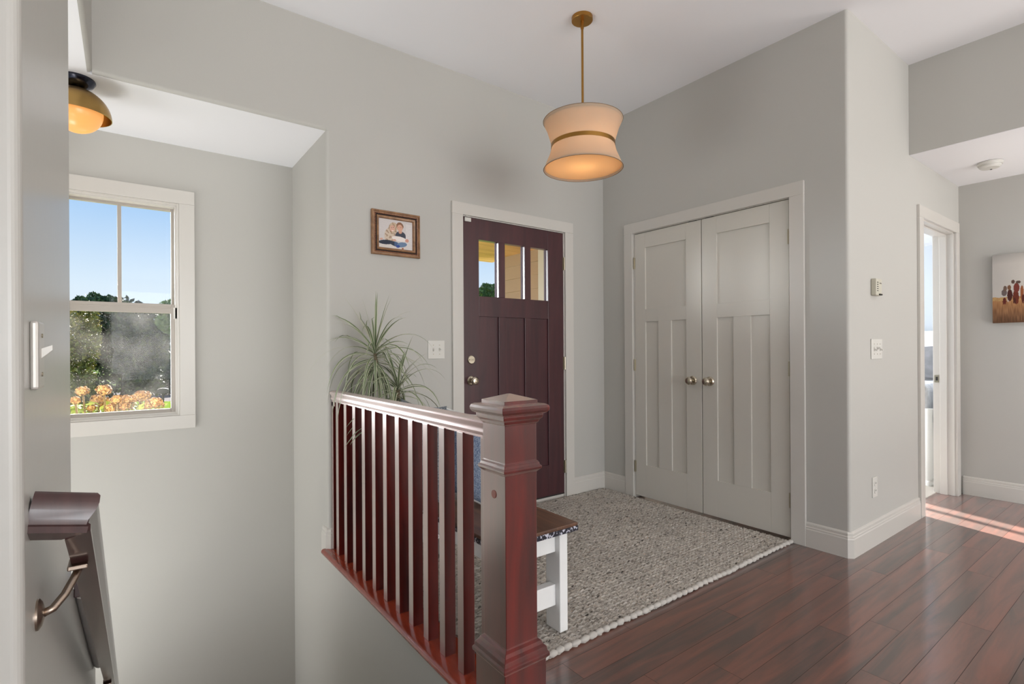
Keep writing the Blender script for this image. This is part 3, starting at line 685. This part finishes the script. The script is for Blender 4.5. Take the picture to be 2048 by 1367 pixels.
def field(u, v):
    n_ = noise.noise(Vector((u*6, v*6, 1)))
    c = (176+20*(1-abs(u-.6))+n_*5, 172+16*(1-abs(u-.6))+n_*5, 166+12*(1-abs(u-.6))+n_*4)
    if v > .86: c = tuple(x*(1-.9*(v-.86)) for x in c)
    hz = .375 + .01*noise.noise(Vector((u*30, 0, 0)))
    if v < hz:
        g = noise.noise(Vector((u*200, v*9, 2))); k = v/hz
        c = (92+84*k+g*38, 64+62*k+g*32, 44+38*k+g*26)
        if k > .86 and g > -.3: c = (176, 142, 92)
    if v > .27 + .05*noise.noise(Vector((u*160, 3, 2))):
        P_ = [((.23, .31), (.030, .06), (110, 40, 30)), ((.225, .44), (.045, .05), (120, 104, 100)), ((.24, .50), (.03, .04), (126, 100, 84)), ((.29, .35), (.02, .05), (214, 190, 178)),
              ((.32, .40), (.045, .085), (84, 34, 26)), ((.31, .51), (.032, .035), (140, 96, 66)), ((.42, .36), (.05, .12), (120, 50, 30)), ((.43, .50), (.05, .07), (134, 60, 48)), ((.375, .59), (.03, .028), (110, 84, 74)),
              ((.46, .58), (.04, .022), (104, 80, 70)), ((.52, .42), (.028, .11), (168, 96, 52)), ((.54, .33), (.026, .07), (96, 40, 30)), ((.40, .30), (.022, .06), (84, 36, 26))]
        for (cc, rr_, col_) in P_:
            if ell(u, v, (.39+(cc[0]-.23)*1.9)*.235, cc[1], rr_[0]*.45, rr_[1]): c = tuple(q*.82 for q in col_)
    return c
# framed photo of two children and a baby
fx0, fx1, fz0, fz1 = 1.205, 1.527, 1.772, 2.047
pf = thing('framed_photo', ((fx0+fx1)/2, YW, (fz0+fz1)/2), 'small brown beaded frame with a photo of two children holding a baby', 'picture frame')
FP = [(0, 0), (.022, 0), (.026, .004), (.026, .010), (.020, .012), (.018, .030), (.022, .034), (.020, .044), (.012, .048), (0, .048)]
M_FR = wood('frame_wood', (110, 74, 44), (158, 114, 74), (20, 20, 20), .4, coat=.3)
b = MB()
cs_ = [(fx0, fz0), (fx1, fz0), (fx1, fz1), (fx0, fz1)]
def fr_pt(i, inn, dep):
    sx = 1 if i in (0, 3) else -1; sz = 1 if i in (0, 1) else -1
    return (cs_[i][0]+sx*inn, YW-dep, cs_[i][1]+sz*inn)
n_ = len(FP); rings = [[fr_pt(i % 4, inn, dep) for dep, inn in FP] for i in range(5)]
b.loft(rings, True, False); fr = b.build('frame', M_FR, pf, smooth='auto')
b = MB()
for i in range(4):
    a = Vector(fr_pt(i, .021, .020)); c = Vector(fr_pt((i+1) % 4, .021, .020)); n2 = int((c-a).length/.0105)
    for k in range(n2): b.ico(a.lerp(c, k/n2), .0044, 1)
b.build('beading', mat('bead_copper', (150, 96, 70), .35, metal=.3), fr, smooth=True)
b = MB(); dd_ = [(.0185, .0105), (.0185, .0315)]
b.loft([[fr_pt(i % 4, dd_[0][1], .0190), fr_pt(i % 4, dd_[1][1], .0190)] for i in range(5)], False, False); b.build('bead_channel', mat('channel_dark', (24, 14, 12), .8), fr, fixn=False)
print_mesh('photo_print', 110, 90, kids, lambda u, v: (fx0+.046+u*(fx1-fx0-.092), YW-.008, fz0+.046+v*(fz1-fz0-.092)), pf)
# canvas at the end of the hall
cv = thing('canvas_print', (XE, .62, 1.62), 'unframed canvas of a family standing in a golden grass field', 'canvas print')
b = MB(); b.box(XE-.035, XE, .25, .992, 1.362, 1.882); b.build('canvas_board', mat('canvas_edge', (150, 140, 128), .8), cv)
print_mesh('canvas_face', 300, 150, field, lambda u, v: (XE-.0355, .992-u*.742, 1.362+v*.52), cv)

# ---------------------------------------------------------------- rug
def rug_mat():
    M = bpy.data.materials.new('wool_loops'); M.use_nodes = True; n = M.node_tree; b = n.nodes['Principled BSDF']; L = n.links
    tcn = n.nodes.new('ShaderNodeTexCoord'); mp = n.nodes.new('ShaderNodeMapping'); mp.inputs['Scale'].default_value = (70, 140, 20); mp.inputs['Rotation'].default_value = (0, 0, .25)
    v = n.nodes.new('ShaderNodeTexVoronoi'); v.inputs['Scale'].default_value = 1.0
    L.new(tcn.outputs['Object'], mp.inputs[0]); L.new(mp.outputs[0], v.inputs['Vector'])
    sp = n.nodes.new('ShaderNodeSeparateColor'); L.new(v.outputs['Color'], sp.inputs[0])
    rm = n.nodes.new('ShaderNodeValToRGB'); rm.color_ramp.interpolation = 'LINEAR'; els = rm.color_ramp.elements
    els[0].position = 0.0; els[0].color = (*s2l((70, 66, 62)), 1); els[1].position = 1.0; els[1].color = (*s2l((200, 195, 188)), 1)
    for p, c in ((.010, (104, 98, 92)), (.022, (140, 134, 126)), (.14, (160, 154, 146)), (.22, (176, 169, 160)), (.7, (196, 189, 179))):
        e_ = els.new(p); e_.color = (*s2l(c), 1)
    L.new(sp.outputs[0], rm.inputs[0])
    nz = n.nodes.new('ShaderNodeTexNoise'); nz.inputs['Scale'].default_value = 3.0; nz.inputs['Detail'].default_value = 3; L.new(tcn.outputs['Object'], nz.inputs[0])
    mr = n.nodes.new('ShaderNodeMapRange'); mr.inputs[1].default_value = .3; mr.inputs[2].default_value = .7; mr.inputs[3].default_value = .9; mr.inputs[4].default_value = 1.06; L.new(nz.outputs[0], mr.inputs[0])
    ml = n.nodes.new('ShaderNodeVectorMath'); ml.operation = 'SCALE'; L.new(rm.outputs[0], ml.inputs[0]); L.new(mr.outputs[0], ml.inputs['Scale'])
    L.new(ml.outputs[0], b.inputs['Base Color']); b.inputs['Roughness'].default_value = .95; b.inputs['Specular IOR Level'].default_value = .08
    bn_ = n.nodes.new('ShaderNodeBump'); bn_.inputs['Strength'].default_value = .7; bn_.inputs['Distance'].default_value = .004; bn_.invert = True
    L.new(v.outputs['Distance'], bn_.inputs['Height']); L.new(bn_.outputs[0], b.inputs['Normal'])
    return M
def make_rug():
    x0, x1, y0, y1 = 1.09, 3.228, 1.505, 3.045; st = .0065
    nx, ny = int((x1-x0)/st), int((y1-y0)/st); vs_, fs, cols = [], [], []
    rr = random.Random(5); cell = {}
    def cellv(a, b_):
        k = (a, b_)
        if k not in cell:
            t_ = rr.random(); w_ = noise.noise(Vector((a*.06, b_*.06, 4)))*.10
            base = (184, 177, 167); k_ = 1+rr.uniform(-.13, .13)+w_
            c = tuple(min(225, x*k_) for x in base)
            if t_ < .10: c = (128+rr.random()*20, 120+rr.random()*20, 110+rr.random()*20)
            elif t_ < .115: c = (58, 54, 52)
            elif t_ < .25: c = (200, 193, 183)
            cell[k] = (c, rr.uniform(-.0015, .0015), rr.uniform(-.3, .3))
        return cell[k]
    hx, hy = .034, .021     # size of one chunky loop
    for j in range(ny+1):
        for i in range(nx+1):
            x = x0+i*st; y = y0+j*st
            row = math.floor((y-y0)/hy); fy_ = ((y-y0)/hy) % 1
            sx = (x-x0)/hx + (.5 if row % 2 else 0) + fy_*.45*(1 if row % 2 else -1); ci = math.floor(sx); fx_ = sx-ci
            c, dh, _ = cellv(ci, row)
            h = .0115 + dh + .0095*(max(0, math.sin(PI*fx_))**.6)*(max(0, math.sin(PI*fy_))**.6) + .0012*noise.noise(Vector((x*120, y*120, 0)))
            ed = min(i, nx-i, j, ny-j)*st
            xx, yy = x, y
            if ed < .012: h *= math.sqrt(max(0, 1-(1-ed/.012)**2))*.9+.02
            w_ = .006*math.sin(x*2*PI/.045)*(1 if j == 0 or j < 3 else 0)
            yy += w_ if j < 4 else 0
            yy += .010*noise.noise(Vector((x*2.2, 0, 7)))*max(0, 1-(y-y0)/.4)
            xx += .004*math.sin(y*2*PI/.045) if i < 3 or i > nx-3 else 0
            vs_.append((xx, yy, .001+max(0, h))); k = 1-.30*(1-(math.sin(PI*fx_)*math.sin(PI*fy_))**.5 if 0 < fx_ < 1 and fy_ > 0 else 1)*0
            cols.append(tuple(q*k for q in c))
    for j in range(ny):
        for i in range(nx):
            o = j*(nx+1)+i; fs.append((o, o+1, o+nx+2, o+nx+1))
    me = bpy.data.meshes.new('area_rug'); me.from_pydata(vs_, [], fs)
    for p in me.polygons: p.use_smooth = True
    me.materials.append(rug_mat())
    o = bpy.data.objects.new('area_rug', me); COL.objects.link(o)
    tag(o, 'chunky woven cream and grey wool rug in front of the closet doors', 'rug')
    b = MB(); rr = random.Random(8); x = x0
    while x < x1:                       # fat braided loops along the near edge
        L_ = rr.uniform(.040, .052); yo = .010*noise.noise(Vector((x*2.2, 0, 7)))
        b.ico((x+L_/2, y0+.003+yo+rr.uniform(-.004, .004), .0125), .5, 2, (L_*1.10, .030*rr.uniform(.85, 1.15), .0245*rr.uniform(.9, 1.08)), .12); x += L_*.92
    b.build('edge_braid', mat('wool_edge', (192, 187, 180), .95, spec=.1, noise_amt=.12, noise_scale=60), o, smooth=True)
make_rug()

# ---------------------------------------------------------------- bench
bx0, bx1, by0, by1 = 1.085, 1.497, 1.560, 2.66
bt = thing('bench', ((bx0+bx1)/2, 2.1, .02), 'white bench with a chipped dark brown plank seat beside the railing', 'bench')
b = MB(); b.box(bx0, bx1, by0, by1, .452, .466); b.build('seat', M_BENCHT, bt, bevel=.003)
b = MB(); rr = random.Random(2)
vs_ = []; fs = []
b.box(bx0-.001, bx1+.001, by0-.001, by1+.001, .432, .4525)
def chip_mat():
    M = bpy.data.materials.new('chipped_edge'); M.use_nodes = True; n = M.node_tree; L = n.links; bb = n.nodes['Principled BSDF']
    tcn = n.nodes.new('ShaderNodeTexCoord'); nz = n.nodes.new('ShaderNodeTexNoise'); nz.inputs['Scale'].default_value = 90; nz.inputs['Detail'].default_value = 4
    rm = n.nodes.new('ShaderNodeValToRGB'); rm.color_ramp.elements[0].position = .56; rm.color_ramp.elements[1].position = .60
    rm.color_ramp.elements[0].color = (*s2l((30, 30, 42)), 1); rm.color_ramp.elements[1].color = (*s2l((200, 200, 212)), 1)
    L.new(tcn.outputs['Object'], nz.inputs[0]); L.new(nz.outputs[0], rm.inputs[0]); L.new(rm.outputs[0], bb.inputs['Base Color']); bb.inputs['Roughness'].default_value = .35; return M
q = b.build('seat_edge', chip_mat(), bt, bevel=.002); q['label'] = 'black edge with white paint chips'
zf = .020
for (x, y) in ((1.418, 1.586), (1.418, 2.55), (1.122, 1.586), (1.122, 2.55)):
    b = MB(); b.box(x, x+.043, y, y+.088, zf, .432); b.build('leg', M_BENCHW, bt, bevel=.003)
for y in (1.612, 2.575):
    b = MB(); b.box(1.160, 1.4179, y, y+.038, .345, .4315); b.build('apron', M_BENCHW, bt, bevel=.003)
    b = MB(); b.box(1.160, 1.4179, y, y+.038, .125, .212); b.build('stretcher', M_BENCHW, bt, bevel=.003)
for x in (1.130, 1.424):
    b = MB(); b.box(x, x+.030, 1.6745, 2.5495, .345, .4315); b.build('apron', M_BENCHW, bt, bevel=.003)

# throw pillows on the bench
def pillow(name, c, w, h, th, rz, tilt, m, label, piping=None):
    b = MB(); n = 14; top, bot = [], []
    def pt(u, v, s):
        e_ = (1-abs(u)**2.6)*(1-abs(v)**2.6); pin = 1-.10*(1-abs(u)**2)*abs(v)**3
        pin2 = 1-.10*(1-abs(v)**2)*abs(u)**3
        return Vector((u*w/2*pin2, s*th/2*max(0, e_)**.45, v*h/2*pin))
    rot = Matrix.Rotation(rz, 3, 'Z') @ Matrix.Rotation(tilt, 3, 'X')
    for s in (-1, 1):
        vs_ = [Vector(c)+rot @ pt(-1+2*i/n, -1+2*j/n, s) for j in range(n+1) for i in range(n+1)]
        b.add(vs_, [(j*(n+1)+i, j*(n+1)+i+1, (j+1)*(n+1)+i+1, (j+1)*(n+1)+i) for j in range(n) for i in range(n)])
    o = b.build(name, m, smooth=True, origin=c); 
    if piping:
        b = MB(); pts = []
        for (a, b0, c0, d0) in ((-1,-1,1,-1), (1,-1,1,1), (1,1,-1,1), (-1,1,-1,-1)):
            for k in range(8): pts.append(Vector(c)+rot @ pt(a+(c0-a)*k/8, b0+(d0-b0)*k/8, 0))
        pts.append(pts[0]); b.tube(pts, .006, 6); b.build('piping', piping, o, smooth=True)
    return tag(o, label, 'pillow')
pillow('throw_pillow', (1.185, 2.36, .686), .50, .47, .10, PI/2, 0.03, fabric_mat('grey_weave', (96, 104, 112), (170, 174, 178), 260), 'grey woven throw pillow standing on the bench, farther from the newel post')
pillow('throw_pillow', (1.30, 2.12, .678), .42, .42, .09, PI/2+.10, 0.10, fabric_mat('blue_weave', (92, 112, 146), (176, 190, 210), 240), 'blue woven throw pillow with white piping on the bench, nearer the newel post', M_BENCHW)

# ---------------------------------------------------------------- potted dracaena
def plant():
    px_, py_ = 1.24, 2.86
    t = thing('potted_plant', (px_, py_, 0), 'potted plant with long thin arching striped leaves behind the railing corner', 'plant')
    b = MB(); b.lathe([(.085, 0), (.10, .02), (.125, .52), (.135, .53), (.135, .56), (.120, .56), (.118, .53), (.02, .53)], (px_, py_, .001), 36)
    b.build('planter', mat('planter_grey', (110, 104, 100), .6), t, smooth='auto')
    b = MB(); b.lathe([(.117, .52), (.117, .545), (.02, .55)], (px_, py_, 0), 24); b.build('soil', mat('soil', (60, 46, 38), .95, noise_amt=.4, noise_scale=80), t)
    crowns = [(at(750, 706, 1, 2.86), 92, .37), (at(796, 778, 1, 2.74), 62, .31)]
    lm = [mat('leaf_green', (98, 114, 80), .45), mat('leaf_edge', (186, 188, 162), .45)]
    leafb = MB(); rr = random.Random(21)
    lob = MB()
    def blade(bb, c, az, el, L, wd, droop):
        n = 12; pts = []; p = Vector(c); d = Vector((math.cos(az)*math.cos(el), math.sin(az)*math.cos(el), math.sin(el)))
        for i in range(n+1):
            if p.y > 3.035: p.y = 3.035-.002*i
            pts.append(Vector(p)); p = p + d*(L/n); d = (d + Vector((0,0,-droop*(0.3+i/n)/n*2.2))).normalized()
        side = Vector((-math.sin(az), math.cos(az), 0)); tw = rr.uniform(-.5, .5)
        rows = []
        for i, q in enumerate(pts):
            tt = (pts[min(i+1, n)]-pts[max(i-1, 0)]).normalized(); s_ = (side - tt*side.dot(tt)).normalized(); nn = s_.cross(tt)
            s_ = s_*math.cos(tw)+nn*math.sin(tw); nn = s_.cross(tt)
            w_ = wd*(min(1, .55+i/n*2.5))*max(0.02, 1-(i/n)**2.2)
            rows.append([q-s_*w_, q-s_*w_*.55-nn*w_*.25, q+s_*w_*.55-nn*w_*.25, q+s_*w_])
        o = len(bb.v); bb.v += [tuple(v) for r in rows for v in r]
        for i in range(n):
            for j in range(3):
                bb.f.append((o+i*4+j, o+i*4+j+1, o+i*4+4+j+1, o+i*4+4+j)); bb.m.append(0 if j == 1 else 1)
    b = MB()
    for ci, (c, n, L) in enumerate(crowns):
        base = Vector((px_+(.02 if ci else -.03), py_+(-.03 if ci else .02), .54)); b.tube([base, base.lerp(c, .5)+Vector((.01, 0, 0)), c], [.012, .011, .010], 10)
        for k in range(n):
            g = k/n; az = k*2.39996+rr.uniform(-.2, .2); el = math.radians(82-130*g**.75+rr.uniform(-10, 10)); up = 1-g
            cc = c + Vector((0, 0, .03-.13*g + (.0 if g < .5 else 0)))
            LL = L*rr.uniform(.85, 1.18)*(.82+.3*math.sin(PI*g))
            blade(leafb, cc, az, el, LL, rr.uniform(.0058, .0090), rr.uniform(.7, 1.5)*(.30+1.5*min(1, g*2.2)))
    b.build('cane', mat('cane_bark', (124, 110, 88), .8, noise_amt=.25, noise_scale=60), t, smooth='auto')
    # a few leaves poking out between the balusters
    for (qx, qy, L) in ((702, 845, .12), (694, 862, .10), (704, 872, .15), (690, 885, .10), (705, 880, .10)):
        c = at(qx, qy, 0, .93); d_ = Vector((.14, .06, .05)); blade(leafb, c+d_, math.atan2(-d_.y, -d_.x)+rr.uniform(-.1, .1), math.radians(-5), d_.length+L*.3, .0060, .6)
    f = leafb.build('foliage', lm, t, fixn=False)
plant()

# ---------------------------------------------------------------- bedroom furniture seen through the doorway
bd = thing('bed', (6.5, 2.2, 0), 'white bed with turned leg and pale bedding seen through the bedroom doorway', 'bed')
b = MB(); b.box(7.55, 7.62, 1.50, 3.1, .1, 1.37); b.build('headboard', M_BENCHW, bd, bevel=.01)
b = MB(); b.box(5.48, 7.55, 1.45, 3.05, .30, .80); b.build('mattress', mat('bed_linen', (226, 226, 228), .9), bd, bevel=.06, seg=4)
b = MB(); b.lathe([(.022, .006), (.026, .03), (.020, .05), (.036, .08), (.036, .40), (.030, .60), (.034, .66)], (5.455, 1.42, 0), 20); b.build('leg', M_BENCHW, bd, smooth='auto')
b = MB(); b.box(5.44, 6.2, 1.43, 2.9, .50, .86)
b.build('throw_blanket', mat('patterned_throw', (206, 206, 208), .95, noise_amt=.45, noise_scale=18), bd, bevel=.05, seg=4)
p_ = pillow('bed_pillow', (7.30, 2.05, 1.00), .70, .42, .20, PI/2, -.25, mat('grey_marble_print', (128, 128, 130), .9, noise_amt=.5, noise_scale=9), 'grey patterned pillow against the white headboard in the bedroom')

# ---------------------------------------------------------------- outdoors
def ground_z(d): return -.5-.05*min(d, 62)
b = MB()
def strip(b, d0, d1, w=120):
    for (a, c) in ((d0, d1),):
        p = [F*a - r0*w, F*a + r0*w, F*c + r0*w, F*c - r0*w]
        b.add([(p[0].x, p[0].y, ground_z(a)), (p[1].x, p[1].y, ground_z(a)), (p[2].x, p[2].y, ground_z(c)), (p[3].x, p[3].y, ground_z(c))], [(0, 1, 2, 3)])
strip(b, 4.5, 37)
M_GRASS = mat('lawn', (86, 108, 36), 1.0, spec=0.0, noise_amt=.35, noise_scale=3)
struct(b.build('ground_lawn', M_GRASS))
b = MB(); strip(b, 37, 62); struct(b.build('ground_road', mat('asphalt', (104, 102, 102), 1.0, spec=0.0, noise_amt=.08)))
b = MB(); strip(b, 62, 480, 480); struct(b.build('ground_far_field', mat('far_meadow', (72, 88, 52), 1.0, spec=0.0, noise_amt=.4, noise_scale=.3)))

def tree(name, base, crown_c, rad, nleaf, lsize, c1, c2, label, cat='tree', lumps=9, seed=1, trunk=True, group=None):
    rr = random.Random(seed); t = thing(name, base, label, cat, group)
    lm = [mat('foliage_'+str(c1), c1, .7), mat('foliage_'+str(c2), c2, .7)]
    b = MB(); L_ = []
    for i in range(lumps):
        a = rr.uniform(0, 2*PI); zz = rr.uniform(-.75, .8); k = math.sqrt(max(0, 1-zz*zz))*.6
        L_.append((Vector((crown_c[0]+rad[0]*k*math.cos(a), crown_c[1]+rad[1]*k*math.sin(a), crown_c[2]+rad[2]*zz*.8)), rr.uniform(.38, .62)))
    L_.append((Vector(crown_c), .7))
    for i in range(nleaf):
        lc, lk = rr.choice(L_); v = Vector((rr.gauss(0,1), rr.gauss(0,1), rr.gauss(0,1))).normalized()*(rr.random()**.3)*lk
        p = lc + Vector((v.x*rad[0], v.y*rad[1], v.z*rad[2])); s = lsize*rr.uniform(.6, 1.3)
        a = Vector((rr.gauss(0,1), rr.gauss(0,1), rr.gauss(0,1))).normalized(); c = a.cross(Vector((rr.gauss(0,1), rr.gauss(0,1), rr.gauss(0,1)))).normalized()
        b.mi = 0 if rr.random() < .6 else 1
        o = len(b.v); b.v += [tuple(p-a*s), tuple(p+c*s*.5), tuple(p+a*s), tuple(p-c*s*.5)]; b.f.append((o, o+1, o+2, o+3)); b.m.append(b.mi)
    b.build('foliage', lm, t, fixn=False)
    if trunk:
        b = MB(); h = crown_c[2]-base[2]; r_ = max(.02, rad[0]*.09)
        b.tube([base, (base[0]+.05*h*.2, base[1], base[2]+h*.5), (crown_c[0], crown_c[1], crown_c[2]+rad[2]*.3)], [r_, r_*.8, r_*.3], 10)
        b.build('trunk', mat('bark', (74, 62, 52), .9), t, smooth=True)
    return t
def tree_px(name, px_, ptop, pbase, halfw, d, *a, **k):
    top = atd(px_, ptop, d); gz = ground_z(d); w = halfw/FPX*d*1.25
    zc = (top.z+gz)/2 if k.pop('full', True) else top.z-w
    h = (top.z-gz)/2 if zc == (top.z+gz)/2 else w
    return tree(name, (top.x, top.y, gz), (top.x, top.y, zc+.0), (w, w, h*1.02), *a, **k)
D1, D2 = (52, 70, 36), (88, 104, 52)
tree_px('broadleaf_tree', 248, 606, 800, 72, 34, 16000, .17, (44, 58, 34), (80, 92, 52), 'large dark tree filling the middle of the lower stair window', seed=3, lumps=14)
tree_px('broadleaf_tree', 155, 600, 790, 30, 20, 5000, .10, (110, 110, 44), (150, 140, 70), 'yellow-green tree at the left edge of the stair window', seed=4)
tree_px('broadleaf_tree', 352, 600, 790, 26, 30, 3200, .15, (92, 118, 60), (130, 150, 90), 'pale leafy tree at the right edge of the lower stair window', seed=5, full=False)
tree_px('hedge', 335, 690, 770, 34, 50, 8000, .16, (42, 58, 40), (66, 84, 56), 'dark clipped hedge behind the mailbox', cat='hedge', seed=6, trunk=False)
for i, (x, tp, hw) in enumerate(((152, 595, 16), (178, 588, 17), (209, 590, 17), (234, 601, 10))):
    tree_px('distant_tree', x, tp, 700, hw, (66, 84, 74, 100)[i], 2600, .32, (62, 92, 58), (84, 112, 70), 
        ['distant treetop just above the sash rail at the window left edge', 'tallest distant treetop above the sash rail, second from the left', 'distant treetop above the sash rail, third from the left', 'small low distant treetop just left of the window muntin'][i], seed=10+i, full=False)
tree_px('broadleaf_tree', 975, 568, 700, 26, 40, 5000, .22, (70, 100, 56), (104, 130, 78), 'green treetop showing in the left glass pane of the front door', seed=20, full=False)
# mailbox
mbp = atd(326, 803, 31); gz = ground_z(31)
mb_ = thing('mailbox', (mbp.x, mbp.y, gz), 'dark mailbox on a post across the lawn outside the stair window', 'mailbox')
b = MB(); b.box(mbp.x-.06, mbp.x+.06, mbp.y-.06, mbp.y+.06, gz, mbp.z+.55); b.build('post', mat('mailbox_post', (60, 56, 54), .8), mb_, bevel=.01)
b = MB(); zz = mbp.z+.55; b.prism([(mbp.x-.30, zz), (mbp.x+.30, zz), (mbp.x+.30, zz+.15)]+[(mbp.x+.30*math.cos(t), zz+.15+.12*math.sin(t)) for t in [i*PI/8 for i in range(1, 8)]]+[(mbp.x-.30, zz+.15)], 'y', mbp.y-.15, mbp.y+.15)
b.build('box', mat('mailbox_black', (52, 52, 58), .5), mb_)
# hydrangea with dried flower heads
hb = atd(235, 830, 4.3)
hy = thing('hydrangea_bush', (hb.x, hb.y, ground_z(4.3)-.0), 'hydrangea bush with dried tan flower heads below the stair window', 'shrub')
rr = random.Random(12); heads = [(165, 782, 10), (208, 779, 11), (196, 799, 11), (212, 806, 12), (234, 798, 9), (252, 797, 8), (265, 797, 8), (281, 792, 11), (292, 790, 8), (229, 812, 9), (245, 811, 9), (258, 809, 8), (288, 812, 8), (302, 806, 9), (312, 803, 10), (182, 815, 7), (150, 800, 8), (220, 816, 8), (320, 810, 7)]
M_FLW = [mat('dried_bloom', (150, 108, 58), .9, noise_amt=.3, noise_scale=30), mat('dried_bloom_pale', (184, 144, 86), .9)]
gz = ground_z(4.3); st_ = MB(); lv = MB()
for i, (x, y, r_) in enumerate(heads):
    d = 4.3+rr.uniform(-.15, .35); c = atd(x, y, d); R1 = r_/FPX*d*1.12
    b = MB()
    for k in range(170):
        v = Vector((rr.gauss(0,1), rr.gauss(0,1), rr.gauss(0,1))).normalized(); p = c+Vector((v.x*R1, v.y*R1, v.z*R1*.85))*rr.uniform(.8, 1.08); s = R1*.24
        a = v.cross(Vector((rr.gauss(0,1), rr.gauss(0,1), rr.gauss(0,1)))).normalized(); e_ = (v.cross(a)+v*rr.uniform(-.6, .6)).normalized(); b.mi = k % 2
        o = len(b.v); b.v += [tuple(p-a*s), tuple(p+e_*s), tuple(p+a*s), tuple(p-e_*s)]; b.f.append((o, o+1, o+2, o+3)); b.m.append(b.mi)
    b.mi = 0; b.ico(c, R1*.8, 2, (1, 1, .85)); b.build('flower_head', M_FLW, hy, fixn=False)
    st_.tube([c, (c.x*.7+hb.x*.3, c.y*.7+hb.y*.3, (c.z+gz)/2), (c.x*.4+hb.x*.6, c.y*.4+hb.y*.6, gz)], .008, 6)
for k in range(1500):
    x = rr.uniform(130, 326); d = 4.45+rr.uniform(-.1, .6); c = atd(x, rr.uniform(800+abs(x-235)*.08, 930), d); s = rr.uniform(.025, .05)
    a = Vector((rr.gauss(0,1), rr.gauss(0,1), rr.gauss(0,.5))).normalized(); e_ = a.cross(Vector((rr.gauss(0,.5), rr.gauss(0,.5), 1))).normalized()
    o = len(lv.v); lv.v += [tuple(c-a*s), tuple(c+e_*s*.5), tuple(c+a*s), tuple(c-e_*s*.5)]; lv.f.append((o, o+1, o+2, o+3)); lv.m.append(0)
st_.build('stems', mat('stem_brown', (120, 100, 60), .8), hy, smooth=True)
lv.build('leaves', mat('hydrangea_leaf', (148, 160, 60), .7), hy, fixn=False)

# porch
M_PORCH = wood('porch_ceiling_wood', (176, 128, 74), (216, 168, 108), (1.5, 16, 1), .5)
b = MB()
for i in range(56): b.box(1.0, 4.45, 3.22+i*.0582, 3.22+(i+1)*.0582-.004, 2.50, 2.52)
b.box(1.0, 4.45, 3.2, 6.48, 2.52, 2.60)
struct(b.build('ceiling_porch', M_PORCH))
b = MB(); b.box(-.5, 4.5, 3.99, 6.5, -.45, -.12); b.box(1.08, 4.5, 3.2, 3.99, -.45, -.12)
struct(b.build('floor_porch', mat('porch_concrete', (150, 146, 140), .95, spec=0.0, noise_amt=.1)))
M_SIDE = mat('warm_lit_siding', (176, 152, 130), .7)  # warm bounced light is put into this base colour
b = MB()
for i in range(15):
    z = -.15+i*.178; b.prism([(4.35, z), (4.322, z), (4.344, z+.178), (4.35, z+.178)], 'y', 3.2, 6.02)
struct(b.build('wall_siding', M_SIDE))
b = MB(); b.box(4.30, 4.35, 5.10, 5.20, .3, 2.5); b.box(4.285, 4.35, 4.98, 5.10, .2, 2.5); struct(b.build('trim_4', M_TRIM, bevel=.004))
